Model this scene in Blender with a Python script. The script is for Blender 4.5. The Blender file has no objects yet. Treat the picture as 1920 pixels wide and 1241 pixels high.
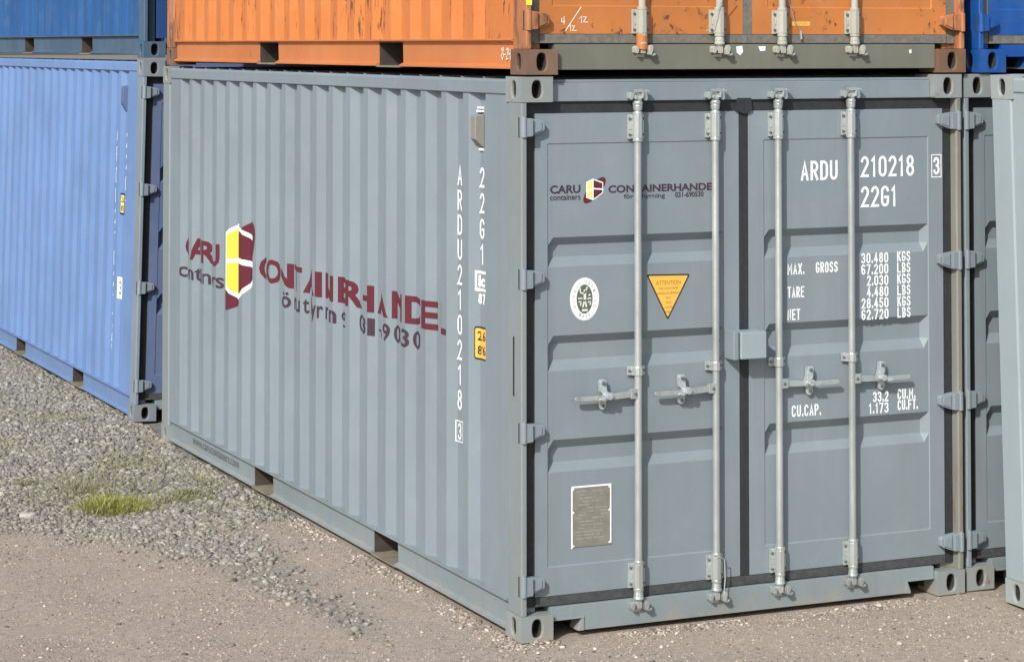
import bpy, bmesh, math, random
import numpy as np
from mathutils import Vector, Matrix

random.seed(7)
rng = np.random.default_rng(11)
scene = bpy.context.scene
COL = scene.collection

# ------------------------------------------------------------------ camera, light, exposure
cam_d = bpy.data.cameras.new('camera')
cam = bpy.data.objects.new('camera', cam_d)
COL.objects.link(cam)
cam.location = (-4.463, -9.854, 2.739)
cam.rotation_euler = (math.radians(91.992), 0, math.radians(-24.139))
cam_d.sensor_width = 36.0
cam_d.lens = 36.0 * 4386.4 / 1920.0
cam_d.shift_y = (-68.1 - 620.5) / 1920.0
cam_d.clip_start = 0.1
cam_d.clip_end = 2000
scene.camera = cam

SUN = Vector((1.0, 0.86, -0.93)).normalized()          # direction the light travels
world = bpy.data.worlds.new('World')
scene.world = world
world.use_nodes = True
wn = world.node_tree
bg = wn.nodes['Background']
sky = wn.nodes.new('ShaderNodeTexSky')
sky.sky_type = 'NISHITA'
sky.sun_disc = False
sky.sun_elevation = math.asin(-SUN.z)
sky.sun_rotation = math.atan2(-SUN.x, -SUN.y) % (2 * math.pi)
sky.air_density = 1.0
sky.dust_density = 2.5
bg.inputs['Strength'].default_value = 0.10
wn.links.new(sky.outputs['Color'], bg.inputs['Color'])

sl = bpy.data.lights.new('sun', 'SUN')
sl.energy = 3.0
sl.angle = math.radians(0.6)
sl.color = (1.0, 0.975, 0.94)
so = bpy.data.objects.new('sun', sl)
so.rotation_euler = SUN.to_track_quat('-Z', 'Y').to_euler()
so.location = (-8, -8, 9)
COL.objects.link(so)

scene.view_settings.view_transform = 'Standard'
scene.view_settings.look = 'None'
scene.view_settings.gamma = 1.0
scene.view_settings.exposure = 0.55
try:
    scene.view_settings.use_curve_mapping = False
except Exception:
    pass


# ------------------------------------------------------------------ helpers
def lin(r, g, b):
    f = lambda c: (c / 255 / 12.92) if c / 255 <= .04045 else ((c / 255 + .055) / 1.055) ** 2.4
    return (f(r), f(g), f(b))


class NT:
    """small node-tree helper"""
    def __init__(self, name):
        self.m = bpy.data.materials.new(name)
        self.m.use_nodes = True
        self.t = self.m.node_tree
        self.b = self.t.nodes['Principled BSDF']

    def n(self, typ, **kw):
        nd = self.t.nodes.new(typ)
        for k, v in kw.items():
            setattr(nd, k, v)
        return nd

    def l(self, a, b):
        self.t.links.new(a, b)

    def noise(self, vec, scale, detail=4, rough=.55, dist=0):
        nd = self.n('ShaderNodeTexNoise')
        nd.inputs['Scale'].default_value = scale
        nd.inputs['Detail'].default_value = detail
        nd.inputs['Roughness'].default_value = rough
        nd.inputs['Distortion'].default_value = dist
        self.l(vec, nd.inputs['Vector'])
        return nd.outputs['Fac']

    def mapping(self, vec, scale=(1, 1, 1), loc=(0, 0, 0)):
        nd = self.n('ShaderNodeMapping')
        nd.inputs['Scale'].default_value = scale
        nd.inputs['Location'].default_value = loc
        self.l(vec, nd.inputs['Vector'])
        return nd.outputs['Vector']

    def ramp(self, fac, a, b, va=0., vb=1.):
        nd = self.n('ShaderNodeMapRange')
        nd.inputs['From Min'].default_value = a
        nd.inputs['From Max'].default_value = b
        nd.inputs['To Min'].default_value = va
        nd.inputs['To Max'].default_value = vb
        self.l(fac, nd.inputs['Value'])
        return nd.outputs['Result']

    def mix(self, fac, a, b, blend='MIX'):
        nd = self.n('ShaderNodeMix', data_type='RGBA', blend_type=blend)
        if hasattr(fac, 'links'):
            self.l(fac, nd.inputs[0])
        else:
            nd.inputs[0].default_value = fac
        for s, v in ((6, a), (7, b)):
            if hasattr(v, 'links'):
                self.l(v, nd.inputs[s])
            else:
                nd.inputs[s].default_value = (*v, 1)
        return nd.outputs[2]

    def math(self, op, a, b=0.):
        nd = self.n('ShaderNodeMath', operation=op)
        for i, v in enumerate((a, b)):
            if hasattr(v, 'links'):
                self.l(v, nd.inputs[i])
            else:
                nd.inputs[i].default_value = v
        return nd.outputs[0]


def jitter_coord(T):
    """object coordinates, shifted per object so that copies do not repeat"""
    tc = T.n('ShaderNodeTexCoord')
    oi = T.n('ShaderNodeObjectInfo')
    v = T.n('ShaderNodeVectorMath', operation='SCALE')
    cx = T.n('ShaderNodeCombineXYZ')
    for i in range(3):
        T.l(oi.outputs['Random'], cx.inputs[i])
    T.l(cx.outputs[0], v.inputs[0])
    v.inputs['Scale'].default_value = 7.0
    a = T.n('ShaderNodeVectorMath', operation='ADD')
    T.l(tc.outputs['Object'], a.inputs[0])
    T.l(v.outputs[0], a.inputs[1])
    return a.outputs[0]


def paint(name, base, stain=(.22, .17, .11), rust=None, rust_lo=.68, rust_hi=.72, rust_scale=9, rust_stretch=.25,
          stain_amt=.25, fade=.12, rough=.5, metallic=0., splash=None):
    T = NT(name)
    v = jitter_coord(T)
    big = T.noise(v, 1.1, 5, .6)
    c = T.mix(T.ramp(big, .3, .7), tuple(x * (1 - fade) for x in base), tuple(min(1, x * (1 + fade)) for x in base))
    chalk = T.noise(v, 4.5, 6, .65, .6)
    c = T.mix(T.ramp(chalk, .5, .78, 0, .16), c, tuple(min(1, x * .6 + .22) for x in base))
    st = T.noise(T.mapping(v, (14, 14, .55)), 1.0, 5, .65)
    c = T.mix(T.ramp(st, .5, .82, 0, stain_amt), c, stain)
    if rust:
        r1 = T.noise(T.mapping(v, (1, 1, rust_stretch)), rust_scale, 6, .68, .3)
        r2 = T.noise(v, 1.9, 4, .6)
        rr = T.math('ADD', r1, T.ramp(r2, .30, .70, -.115, .062))
        rm = T.ramp(rr, rust_lo, rust_hi)
        c = T.mix(T.ramp(rr, rust_lo - .07, rust_lo, 0, .45), c, tuple(.5 * a + .5 * b for a, b in zip(base, rust)))
        rc = T.mix(T.noise(v, 60, 3, .6), rust, tuple(x * .45 for x in rust))
        c = T.mix(rm, c, rc)
    sc = T.noise(T.mapping(v, (1, 1, .5)), 17, 5, .7, .4)
    c = T.mix(T.ramp(sc, .70, .74, 0, .35), c, tuple(x * .62 for x in base))
    sc2 = T.noise(T.mapping(v, (1, 1, .6), (3, 5, 1)), 13, 5, .7, .4)
    c = T.mix(T.ramp(sc2, .70, .74, 0, .30), c, tuple(min(1, x * 1.3 + .03) for x in base))
    if splash:
        tc = T.n('ShaderNodeTexCoord')
        sp = T.n('ShaderNodeSeparateXYZ')
        T.l(tc.outputs['Object'], sp.inputs[0])
        a = T.math('ADD', T.noise(tc.outputs['Object'], 11, 5, .7), T.ramp(sp.outputs[2], 0, splash, .16, -.25))
        c = T.mix(T.ramp(a, .50, .70, 0, .5), c, (.33, .27, .205))
    fine = T.noise(v, 90, 3, .6)
    c = T.mix(T.ramp(fine, .25, .8, 0, .10), c, tuple(x * .55 for x in base))
    T.l(c, T.b.inputs['Base Color'])
    T.l(T.ramp(T.noise(v, 7, 4, .6), .3, .75, rough - .08, rough + .16), T.b.inputs['Roughness'])
    T.b.inputs['Metallic'].default_value = metallic
    bp = T.n('ShaderNodeBump')
    bp.inputs['Strength'].default_value = .12
    bp.inputs['Distance'].default_value = .006
    hgt = T.math('ADD', T.noise(v, 5, 3, .5), T.math('MULTIPLY', T.noise(v, 140, 2, .5), .12))
    T.l(hgt, bp.inputs['Height'])
    T.l(bp.outputs[0], T.b.inputs['Normal'])
    return T.m


def plain(name, base, rough=.6, var=.12, metallic=0., scale=40):
    T = NT(name)
    v = jitter_coord(T)
    f = T.noise(v, scale, 4, .6)
    c = T.mix(T.ramp(f, .3, .75), tuple(x * (1 - var) for x in base), tuple(min(1, x * (1 + var)) for x in base))
    T.l(c, T.b.inputs['Base Color'])
    T.b.inputs['Roughness'].default_value = rough
    T.b.inputs['Metallic'].default_value = metallic
    return T.m


RUST = (.16, .065, .03)
M = {}
GREY = (.194, .238, .268)
M['grey'] = paint('grey container paint', GREY, stain=(.185, .205, .20), stain_amt=.5, fade=.08, rust=(.2, .13, .08), rust_lo=.86, rust_hi=.9)
M['grey_door'] = paint('grey door paint', (.197, .240, .268), stain=(.175, .195, .195), stain_amt=.5, fade=.08, rust=(.2, .13, .08), rust_lo=.86, rust_hi=.9)
def streak(mat):
    T = NT.__new__(NT)
    T.m, T.t = mat, mat.node_tree
    T.b = T.t.nodes['Principled BSDF']
    tc = T.n('ShaderNodeTexCoord')
    sp = T.n('ShaderNodeSeparateXYZ')
    T.l(tc.outputs['Object'], sp.inputs[0])
    wob = T.noise(tc.outputs['Object'], 9, 3, .6)
    d = T.math('ABSOLUTE', T.math('SUBTRACT', T.math('ADD', sp.outputs[0], T.math('MULTIPLY', wob, .012)), .2115))
    k = T.ramp(d, .001, .0045, 1, 0)
    k = T.math('MULTIPLY', k, T.ramp(sp.outputs[2], 1.85, 2.35, 0, .55))
    k = T.math('MULTIPLY', k, T.ramp(T.noise(tc.outputs['Object'], 30, 3, .6), .3, .6, .3, 1))
    src = T.b.inputs['Base Color'].links[0].from_socket
    T.l(T.mix(k, src, (.34, .21, .10)), T.b.inputs['Base Color'])


streak(M['grey_door'])
M['grey_rail'] = paint('grey rail paint', (.205, .248, .262), stain=(.18, .19, .17), stain_amt=.45, fade=.08, rust=(.2, .12, .07), rust_lo=.74, rust_hi=.82, splash=.16)
M['grey_post'] = paint('grey post paint with stains', (.20, .238, .25), stain=(.25, .22, .15), stain_amt=.75, fade=.08, rust=(.23, .13, .07), rust_lo=.74, rust_hi=.82)
M['grey_cast'] = paint('grey casting paint', (.235, .265, .265), stain=(.24, .19, .13), stain_amt=.6, fade=.12, rust=(.2, .095, .05), rust_lo=.66, rust_hi=.78, rust_scale=14, rust_stretch=.6)
M['grey_cast_low'] = paint('grey casting paint near the ground', (.235, .265, .265), stain=(.24, .19, .13), stain_amt=.6, fade=.12, rust=(.2, .095, .05), rust_lo=.66, rust_hi=.78, rust_scale=14, rust_stretch=.6, splash=.10)
M['grey_post_stained'] = paint('beige stained grey post', (.20, .205, .18), stain=(.20, .155, .095), stain_amt=1.0, fade=.14, rust=(.20, .11, .06), rust_lo=.60, rust_hi=.70, rust_scale=10, rust_stretch=.2)
M['grey2'] = paint('darker grey paint', (.195, .24, .262), stain=(.15, .16, .15), stain_amt=.4, fade=.08)
M['pale'] = paint('pale grey paint', (.27, .33, .355), stain=(.25, .27, .26), stain_amt=.25, fade=.05)
M['pale_cast'] = paint('pale casting paint', (.28, .325, .33), stain=(.27, .2, .11), stain_amt=.6, fade=.08, rust=(.25, .13, .06), rust_lo=.76, rust_hi=.84, rust_scale=14)
ORANGE = (.53, .17, .040)
M['orange'] = paint('orange paint with rust', ORANGE, stain=(.42, .17, .07), stain_amt=.55, fade=.12, rust=RUST, rust_lo=.60, rust_hi=.635, rust_scale=34, rust_stretch=.20)
M['orange_door'] = paint('orange door paint with rust', (.50, .175, .042), stain=(.36, .17, .09), stain_amt=.6, fade=.16, rust=RUST, rust_lo=.605, rust_hi=.64, rust_scale=20, rust_stretch=.7)
M['orange_rail'] = paint('orange rail paint', (.50, .17, .052), stain=(.4, .18, .09), stain_amt=.5, fade=.12, rust=RUST, rust_lo=.69, rust_hi=.72, rust_scale=14, rust_stretch=.5)
M['orange_post'] = paint('rusty orange post', (.42, .16, .06), stain=(.2, .12, .07), stain_amt=.9, fade=.2, rust=(.2, .10, .055), rust_lo=.47, rust_hi=.56, rust_scale=12, rust_stretch=.3)
M['rust_cast'] = paint('rusty brown casting', (.15, .085, .052), stain=(.11, .075, .055), stain_amt=.7, fade=.2, rust=(.26, .13, .06), rust_lo=.58, rust_hi=.68, rust_scale=20, rust_stretch=.8, rough=.75)
M['olive'] = paint('olive grey sill', (.145, .15, .118), stain=(.11, .105, .08), stain_amt=.5, fade=.1, rust=(.16, .09, .05), rust_lo=.75, rust_hi=.8, rust_scale=16)
M['blue_pale'] = paint('faded pale blue paint', (.135, .235, .455), stain=(.20, .30, .50), stain_amt=.6, fade=.12)
M['blue_pale_rail'] = paint('faded pale blue rail', (.13, .215, .39), stain=(.2, .25, .34), stain_amt=.5, fade=.1)
M['blue_door'] = paint('blue grey door paint', (.095, .135, .25), stain=(.1, .12, .17), stain_amt=.4, fade=.1)
M['blue_post'] = paint('weathered grey blue post', (.19, .24, .29), stain=(.26, .24, .16), stain_amt=.8, fade=.12, rust=(.2, .1, .05), rust_lo=.72, rust_hi=.8)
M['blue_cast'] = paint('weathered grey blue casting', (.19, .23, .26), stain=(.24, .2, .15), stain_amt=.6, fade=.14, rust=(.24, .13, .08), rust_lo=.66, rust_hi=.8, rust_scale=12)
M['blue_dark'] = paint('mid blue paint', (.016, .088, .25), stain=(.006, .045, .17), stain_amt=.95, fade=.12)
M['blue_dark_rail'] = paint('dull blue rail', (.055, .105, .17), stain=(.12, .15, .16), stain_amt=.6, fade=.15, rust=(.13, .09, .06), rust_lo=.74, rust_hi=.8)
M['blue_dark_door'] = paint('deep blue door', (.012, .06, .20), stain=(.03, .07, .16), stain_amt=.4)
M['blue_bright'] = paint('bright blue paint', (.006, .068, .275), stain=(.03, .11, .32), stain_amt=.4, fade=.12)
M['cavity'] = plain('steel darkened for hole shade', (.035, .032, .028), .9, .3)  # casting hole interiors: the shade inside is put into the colour
M['pocket'] = plain('rusty brown steel', (.05, .040, .032), .9, .35, 0, 12)
M['pocket_dirt'] = plain('dirty pocket floor', (.20, .175, .125), .95, .35, 0, 14)
M['rubber'] = plain('black rubber and slot shade', (.022, .025, .028), .65, .25)
M['rubber_grey'] = plain('dusty grey rubber', (.15, .145, .125), .8, .25)
M['rubber_dusty'] = plain('dusty dark rubber', (.05, .055, .058), .8, .3)
M['galv'] = paint('galvanised steel', (.50, .545, .54), stain=(.24, .26, .245), stain_amt=.7, fade=.18, rough=.34, metallic=.6, rust=(.3, .24, .16), rust_lo=.84, rust_hi=.9)
M['galv_bright'] = plain('zinc plated steel', (.47, .52, .53), .32, .25, .4)
M['galv_old'] = paint('old galvanised steel', (.36, .37, .32), stain=(.28, .25, .18), stain_amt=.5, fade=.15, rough=.6)
M['bolt'] = plain('dark bolt', (.12, .13, .13), .5, .2, .3)
M['white'] = plain('white vinyl', (.78, .82, .82), .5, .03)
M['cream'] = plain('cream print', (.62, .70, .62), .5, .05)
M['maroon'] = plain('maroon vinyl', (.10, .013, .024), .5, .06)
M['darkprint'] = plain('dark plum print', (.045, .026, .038), .55, .08)
M['yellow'] = plain('yellow vinyl', (.85, .70, .06), .5, .04)
M['yellow_soft'] = plain('pale yellow vinyl', (.82, .68, .22), .5, .04)
M['amber'] = plain('amber sticker', (.80, .44, .07), .5, .04)
M['black'] = plain('black print', (.02, .022, .02), .55, .1)
M['brownprint'] = plain('brown print', (.30, .17, .05), .55, .1)
M['plate'] = plain('aluminium data plate', (.21, .205, .175), .5, .16, .1, 25)
M['plate_text'] = plain('worn plate engraving', (.30, .29, .25), .5, .1)
M['taupe'] = plain('taupe plastic vent', (.22, .215, .19), .6, .08)
M['chalk'] = plain('white chalk mark', (.75, .66, .55), .8, .15)
M['emblem_dark'] = plain('dark grey print', (.11, .115, .095), .6, .1)
M['rail_print'] = plain('faded grey print', (.12, .13, .13), .6, .1)


class MB:
    """collects shapes and links them as ONE mesh object"""
    cache = {}

    def __init__(self):
        self.v, self.f, self.mi = [], [], []
        self.mat = 0

    def add(self, vs, fs):
        o = len(self.v)
        self.v += [tuple(p) for p in vs]
        for f in fs:
            self.f.append([i + o for i in f])
            self.mi.append(self.mat)

    def box(self, x0, x1, y0, y1, z0, z1):
        self.add([(x0, y0, z0), (x1, y0, z0), (x1, y1, z0), (x0, y1, z0), (x0, y0, z1), (x1, y0, z1), (x1, y1, z1), (x0, y1, z1)],
                 [(0, 3, 2, 1), (4, 5, 6, 7), (0, 1, 5, 4), (1, 2, 6, 5), (2, 3, 7, 6), (3, 0, 4, 7)])

    def prism(self, poly, axis, a, b):
        """poly in the two other axes (in x,y,z order), extruded along axis from a to b"""
        n = len(poly)

        def pt(p, t):
            return {0: (t, p[0], p[1]), 1: (p[0], t, p[1]), 2: (p[0], p[1], t)}[axis]
        vs = [pt(p, a) for p in poly] + [pt(p, b) for p in poly]
        fs = [tuple(range(n)), tuple(range(2 * n - 1, n - 1, -1))]
        fs += [(i, i + n, (i + 1) % n + n, (i + 1) % n) for i in range(n)]
        self.add(vs, fs)

    def tube(self, p0, p1, r0, r1=None, n=14):
        r1 = r0 if r1 is None else r1
        p0, p1 = Vector(p0), Vector(p1)
        d = (p1 - p0).normalized()
        a = d.orthogonal().normalized()
        b = d.cross(a)
        vs = []
        for p, r in ((p0, r0), (p1, r1)):
            vs += [p + (a * math.cos(2 * math.pi * i / n) + b * math.sin(2 * math.pi * i / n)) * r for i in range(n)]
        fs = [(i, (i + 1) % n, (i + 1) % n + n, i + n) for i in range(n)]
        fs += [tuple(range(n - 1, -1, -1)), tuple(range(n, 2 * n))]
        self.add(vs, fs)

    def poly(self, pts):
        self.add(pts, [tuple(range(len(pts)))])

    def mesh(self, mats, key=None, smooth=False):
        if key is not None and (key, tuple(mats)) in MB.cache:
            return MB.cache[(key, tuple(mats))]
        me = bpy.data.meshes.new('mesh')
        me.from_pydata(self.v, [], self.f)
        for m in mats:
            me.materials.append(M[m])
        me.polygons.foreach_set('material_index', self.mi)
        bm = bmesh.new()
        bm.from_mesh(me)
        bmesh.ops.recalc_face_normals(bm, faces=bm.faces)
        bm.to_mesh(me)
        bm.free()
        if smooth:
            try:
                me.shade_smooth()
                me.set_sharp_from_angle(angle=math.radians(35))
            except Exception:
                pass
        me.update()
        if key is not None:
            MB.cache[(key, tuple(mats))] = me
        return me


def link(name, me, parent=None, loc=(0, 0, 0), label=None, bevel=0):
    o = bpy.data.objects.new(name, me)
    COL.objects.link(o)
    if parent is not None:
        o.parent = parent
    o.location = loc
    if label:
        o['label'] = label
    if bevel:
        b = o.modifiers.new('bevel', 'BEVEL')
        b.width = bevel
        b.segments = 2
        b.limit_method = 'ANGLE'
        b.angle_limit = math.radians(40)
    return o


def build(mb, name, mats, parent, loc=(0, 0, 0), label=None, bevel=0, key=None, smooth=False):
    return link(name, mb.mesh([mats] if isinstance(mats, str) else mats, key, smooth), parent, loc, label, bevel)


# ------------------------------------------------------------------ lettering
def text_geo(s, bold=0.0, res=3):
    cu = bpy.data.curves.new('lettering', 'FONT')
    cu.body = s
    cu.size = 1.0
    cu.resolution_u = res
    cu.offset = bold
    o = bpy.data.objects.new('lettering', cu)
    COL.objects.link(o)
    dg = bpy.context.evaluated_depsgraph_get()
    me = bpy.data.meshes.new_from_object(o.evaluated_get(dg))
    bpy.data.objects.remove(o)
    bpy.data.curves.remove(cu)
    co = np.empty(len(me.vertices) * 3)
    me.vertices.foreach_get('co', co)
    co = co.reshape(-1, 3)
    fs = [tuple(p.vertices) for p in me.polygons]
    bpy.data.meshes.remove(me)
    return co[:, :2], fs


def text_fit(s, u0, u1, v0, v1, bold=0.0):
    """vertices of s fitted in the box u0..u1, v0..v1"""
    co, fs = text_geo(s, bold)
    mn, mx = co.min(0), co.max(0)
    sp = np.maximum(mx - mn, 1e-6)
    t = (co - mn) / sp
    return np.stack([u0 + t[:, 0] * (u1 - u0), v0 + t[:, 1] * (v1 - v0)], 1), fs


def arc(cx, cy, rx, ry, a0, a1, n=9):
    return [(cx + rx * math.cos(math.radians(a0 + (a1 - a0) * i / (n - 1))), cy + ry * math.sin(math.radians(a0 + (a1 - a0) * i / (n - 1)))) for i in range(n)]


C_ = 'closed'
STENCIL = {
    '0': [[C_] + arc(.5, .76, .5, .24, 180, 0) + arc(.5, .24, .5, .24, 0, -180)],
    '1': [[(.12, .83), (.62, 1.0), (.62, 0)]],
    '2': [arc(.5, .74, .5, .26, 165, -28, 11) + [(0, 0), (1, 0)]],
    '3': [arc(.46, .76, .5, .24, 160, -80, 10), arc(.48, .26, .52, .26, 82, -160, 10)],
    '4': [[(1, .26), (0, .26), (.62, 1), ], [(.72, .62), (.72, 0)]],
    '5': [[(.95, 1), (.1, 1), (.06, .56)] + arc(.48, .31, .52, .31, 125, -160, 10)],
    '6': [arc(.5, .76, .5, .24, 30, 180, 7) + [(0, .36)], [C_] + arc(.5, .28, .48, .28, 175, -185, 15)[:-1]],
    '7': [[(0, 1), (1, 1), (.32, 0)]],
    '8': [[C_] + arc(.5, .77, .44, .23, 90, -270, 15)[:-1], [C_] + arc(.5, .26, .5, .26, 90, -270, 15)[:-1]],
    '9': [[C_] + arc(.5, .72, .48, .28, 0, -360, 15)[:-1], arc(.5, .24, .5, .24, -150, 0, 7) + [(1, .64)]],
    'A': [[(0, 0), (.5, 1), (1, 0)], [(.2, .30), (.8, .30)]],
    'B': [[C_, (0, 0), (0, 1)] + arc(.5, .77, .42, .23, 90, -90, 7) , [(.52, .54)] + arc(.5, .27, .5, .27, 88, -90, 7) + [(.03, 0)]],
    'C': [arc(.5, .76, .5, .24, 15, 180) + arc(.5, .24, .5, .24, 180, 345)],
    'D': [[C_, (0, 0), (0, 1)] + arc(.45, .74, .55, .26, 90, 0, 6) + arc(.45, .26, .55, .26, 0, -90, 6)],
    'E': [[(1, 1), (0, 1), (0, 0), (1, 0)], [(.04, .53), (.8, .53)]],
    'F': [[(1, 1), (0, 1), (0, 0)], [(.04, .52), (.8, .52)]],
    'G': [arc(.5, .76, .5, .24, 15, 180) + arc(.5, .24, .5, .24, 180, 360) + [(1, .45), (.55, .45)]],
    'I': [[(.5, 0), (.5, 1)]],
    'K': [[(0, 0), (0, 1)], [(.95, 1), (.1, .45)], [(.34, .60), (1, 0)]],
    'L': [[(0, 1), (0, 0), (1, 0)]],
    'M': [[(0, 0), (0, 1), (.5, .35), (1, 1), (1, 0)]],
    'N': [[(0, 0), (0, 1), (1, 0), (1, 1)]],
    'O': [[C_] + arc(.5, .76, .5, .24, 180, 0) + arc(.5, .24, .5, .24, 0, -180)],
    'P': [[(0, 0), (0, 1)], [(.1, 1)] + arc(.5, .74, .5, .26, 90, -90, 9) + [(.1, .48)]],
    'R': [[(0, 0), (0, 1)], [(.1, 1)] + arc(.5, .74, .5, .26, 90, -90, 9) + [(.1, .48)], [(.46, .46), (1, 0)]],
    'S': [arc(.5, .76, .48, .24, 20, 230, 10) + arc(.5, .26, .5, .26, 60, -165, 11)],
    'T': [[(0, 1), (1, 1)], [(.5, .94), (.5, 0)]],
    'U': [[(0, 1), (0, .26)] + arc(.5, .26, .5, .26, 180, 360, 11) + [(1, 1)]],
    'X': [[(0, 0), (1, 1)], [(0, 1), (1, 0)]],
}
WIDTH = {'.': .34, '1': .72, ' ': .6, 'I': .3, 'M': 1.2}


def ribbon(pts, w):
    """mitred ribbon of width w along pts"""
    closed = pts[0] == C_
    P = [np.array(p, float) for p in (pts[1:] if closed else pts)]
    Q = [P[0]]
    for p in P[1:]:
        if np.hypot(*(p - Q[-1])) > 1e-5:
            Q.append(p)
    if closed and np.hypot(*(Q[0] - Q[-1])) < 1e-5:
        Q.pop()
    n = len(Q)
    if not closed and n > 1:
        d0, d1 = Q[0] - Q[1], Q[-1] - Q[-2]
        Q[0] = Q[0] + d0 / np.hypot(*d0) * w / 2
        Q[-1] = Q[-1] + d1 / np.hypot(*d1) * w / 2
    vs, fs = [], []
    for i in range(n):
        a = Q[i] - Q[i - 1] if (closed or i > 0) else Q[1] - Q[0]
        b = Q[(i + 1) % n] - Q[i] if (closed or i < n - 1) else Q[-1] - Q[-2]
        a, b = a / np.hypot(*a), b / np.hypot(*b)
        na, nb = np.array([-a[1], a[0]]), np.array([-b[1], b[0]])
        m = na + nb
        m = m / max(np.hypot(*m), 1e-6)
        k = min(1 / max(m @ na, .35), 2.0)
        vs += [Q[i] + m * k * w / 2, Q[i] - m * k * w / 2]
    for i in range(n if closed else n - 1):
        j = (i + 1) % n
        fs.append((2 * i, 2 * i + 1, 2 * j + 1, 2 * j))
    return vs, fs


def stencil(text, u0, u1, v0, v1, w, gap=.24):
    """narrow stroke lettering fitted in u0..u1 (u1 may be smaller), returns (u, v, layer) and faces"""
    ws = [WIDTH.get(c, 1.0) for c in text]
    tot = sum(ws) + gap * (len(text) - 1)
    unit = abs(u1 - u0) / tot
    sg = 1 if u1 > u0 else -1
    x, co, fs = 0, [], []
    for c, cw in zip(text, ws):
        W_, H_ = cw * unit, v1 - v0
        if c == '.':
            g = [[(.5, 0), (.5, w * .8 / max(H_ - w, 1e-6))]]
        else:
            g = STENCIL.get(c, [])
        for k, st_ in enumerate(g):
            cl = [p for p in st_ if p != C_]
            bw = max(W_ - w, 1e-4) if c not in '.I' else 0
            q = [(x * unit + w / 2 + p[0] * bw, w / 2 + p[1] * (H_ - w)) for p in cl]
            if c in '.I':
                q = [(x * unit + W_ / 2, p[1]) for p in q]
            a, b = ribbon(([C_] if st_[0] == C_ else []) + q, w)
            o = len(co)
            co += [(u0 + sg * p[0], v0 + p[1], k * .0002) for p in a]
            fs += [tuple(i + o for i in f) for f in b]
        x += cw + gap
    return co, fs


# ------------------------------------------------------------------ container geometry
W, L, H = 2.438, 6.058, 2.591
PITCH, DEP = 0.278, 0.034
Y0 = 0.436                                   # far end of the first outer flat
SX = 0.010                                   # outer flats sit this far inside the rails


def corr_breaks():
    pts = [(0.16, 0.0), (Y0, 0.0)]
    y = Y0
    while y + PITCH < L - 0.2:
        pts += [(y + .068, DEP), (y + .140, DEP), (y + .208, 0.0), (y + PITCH, 0.0)]
        y += PITCH
    pts.append((L - 0.16, 0.0))
    return pts


CB = corr_breaks()
CBY = np.array([p[0] for p in CB])
CBX = np.array([p[1] for p in CB])


RIB = {}


def side_x(y, k=1.0):
    return SX + k * np.interp(y, CBY, CBX)


def oval(n, rx, rz):
    """stadium-like hole outline"""
    out = []
    for i in range(n):
        a = 2 * math.pi * (i + .5) / n
        c, s = math.cos(a), math.sin(a)
        out.append((math.copysign(abs(c) ** .8, c) * rx, math.copysign(abs(s) ** .8, s) * rz))
    return out


def casting(sx, sy, sz):
    """corner casting whose outer corner is at the origin, extending in direction sx, sy, sz"""
    A, B, C = .162, .178, .118
    m = MB()

    def holed(w, h, rx, rz, fn, deep, cap=True):
        n = 20
        o = oval(n, rx, rz)
        outer = []
        for (u, v) in o:
            k = min(w / 2 / max(abs(u), 1e-6), h / 2 / max(abs(v), 1e-6))
            outer.append((u * k, v * k))
        # put real corners in: move the nearest outer points on to the corners
        for cu in (-1, 1):
            for cv in (-1, 1):
                i = min(range(n), key=lambda q: (outer[q][0] - cu * w / 2) ** 2 + (outer[q][1] - cv * h / 2) ** 2)
                outer[i] = (cu * w / 2, cv * h / 2)
        vs = [fn(u, v, 0) for u, v in outer] + [fn(u, v, 0) for u, v in o] + [fn(u, v, deep) for u, v in o]
        vs = vs[:2 * n] + [fn(u, v, .014) for u, v in o] + vs[2 * n:]
        fs, f2 = [], []
        for i in range(n):
            j = (i + 1) % n
            fs += [(i, j, j + n, i + n), (i + n, j + n, j + 2 * n, i + 2 * n)]
            f2.append((i + 2 * n, j + 2 * n, j + 3 * n, i + 3 * n))
        f2.append(tuple(range(3 * n, 4 * n)))
        m.mat = 0
        m.add(vs, fs)
        m.mat = 1
        m.add(vs, f2)
        m.mat = 0
    holed(A, C, .026, .042, lambda u, v, d: (sx * (A / 2 + u), sy * d, sz * (C / 2 + v)), .085)            # end face
    holed(B, C, .026, .040, lambda u, v, d: (sx * d, sy * (B / 2 + u), sz * (C / 2 + v)), .06)             # side face
    holed(A, B, .032, .056, lambda u, v, d: (sx * (A / 2 + u), sy * (B / 2 + v), sz * d), .03)             # top / bottom
    p = lambda x, y, z: (sx * x, sy * y, sz * z)
    m.poly([p(A, 0, 0), p(A, B, 0), p(A, B, C), p(A, 0, C)])
    m.poly([p(0, B, 0), p(A, B, 0), p(A, B, C), p(0, B, C)])
    m.poly([p(0, 0, C), p(A, 0, C), p(A, B, C), p(0, B, C)])
    return m


def weld(me):
    bm = bmesh.new()
    bm.from_mesh(me)
    bmesh.ops.remove_doubles(bm, verts=bm.verts, dist=1e-5)
    bmesh.ops.recalc_face_normals(bm, faces=bm.faces)
    bm.to_mesh(me)
    bm.free()


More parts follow.
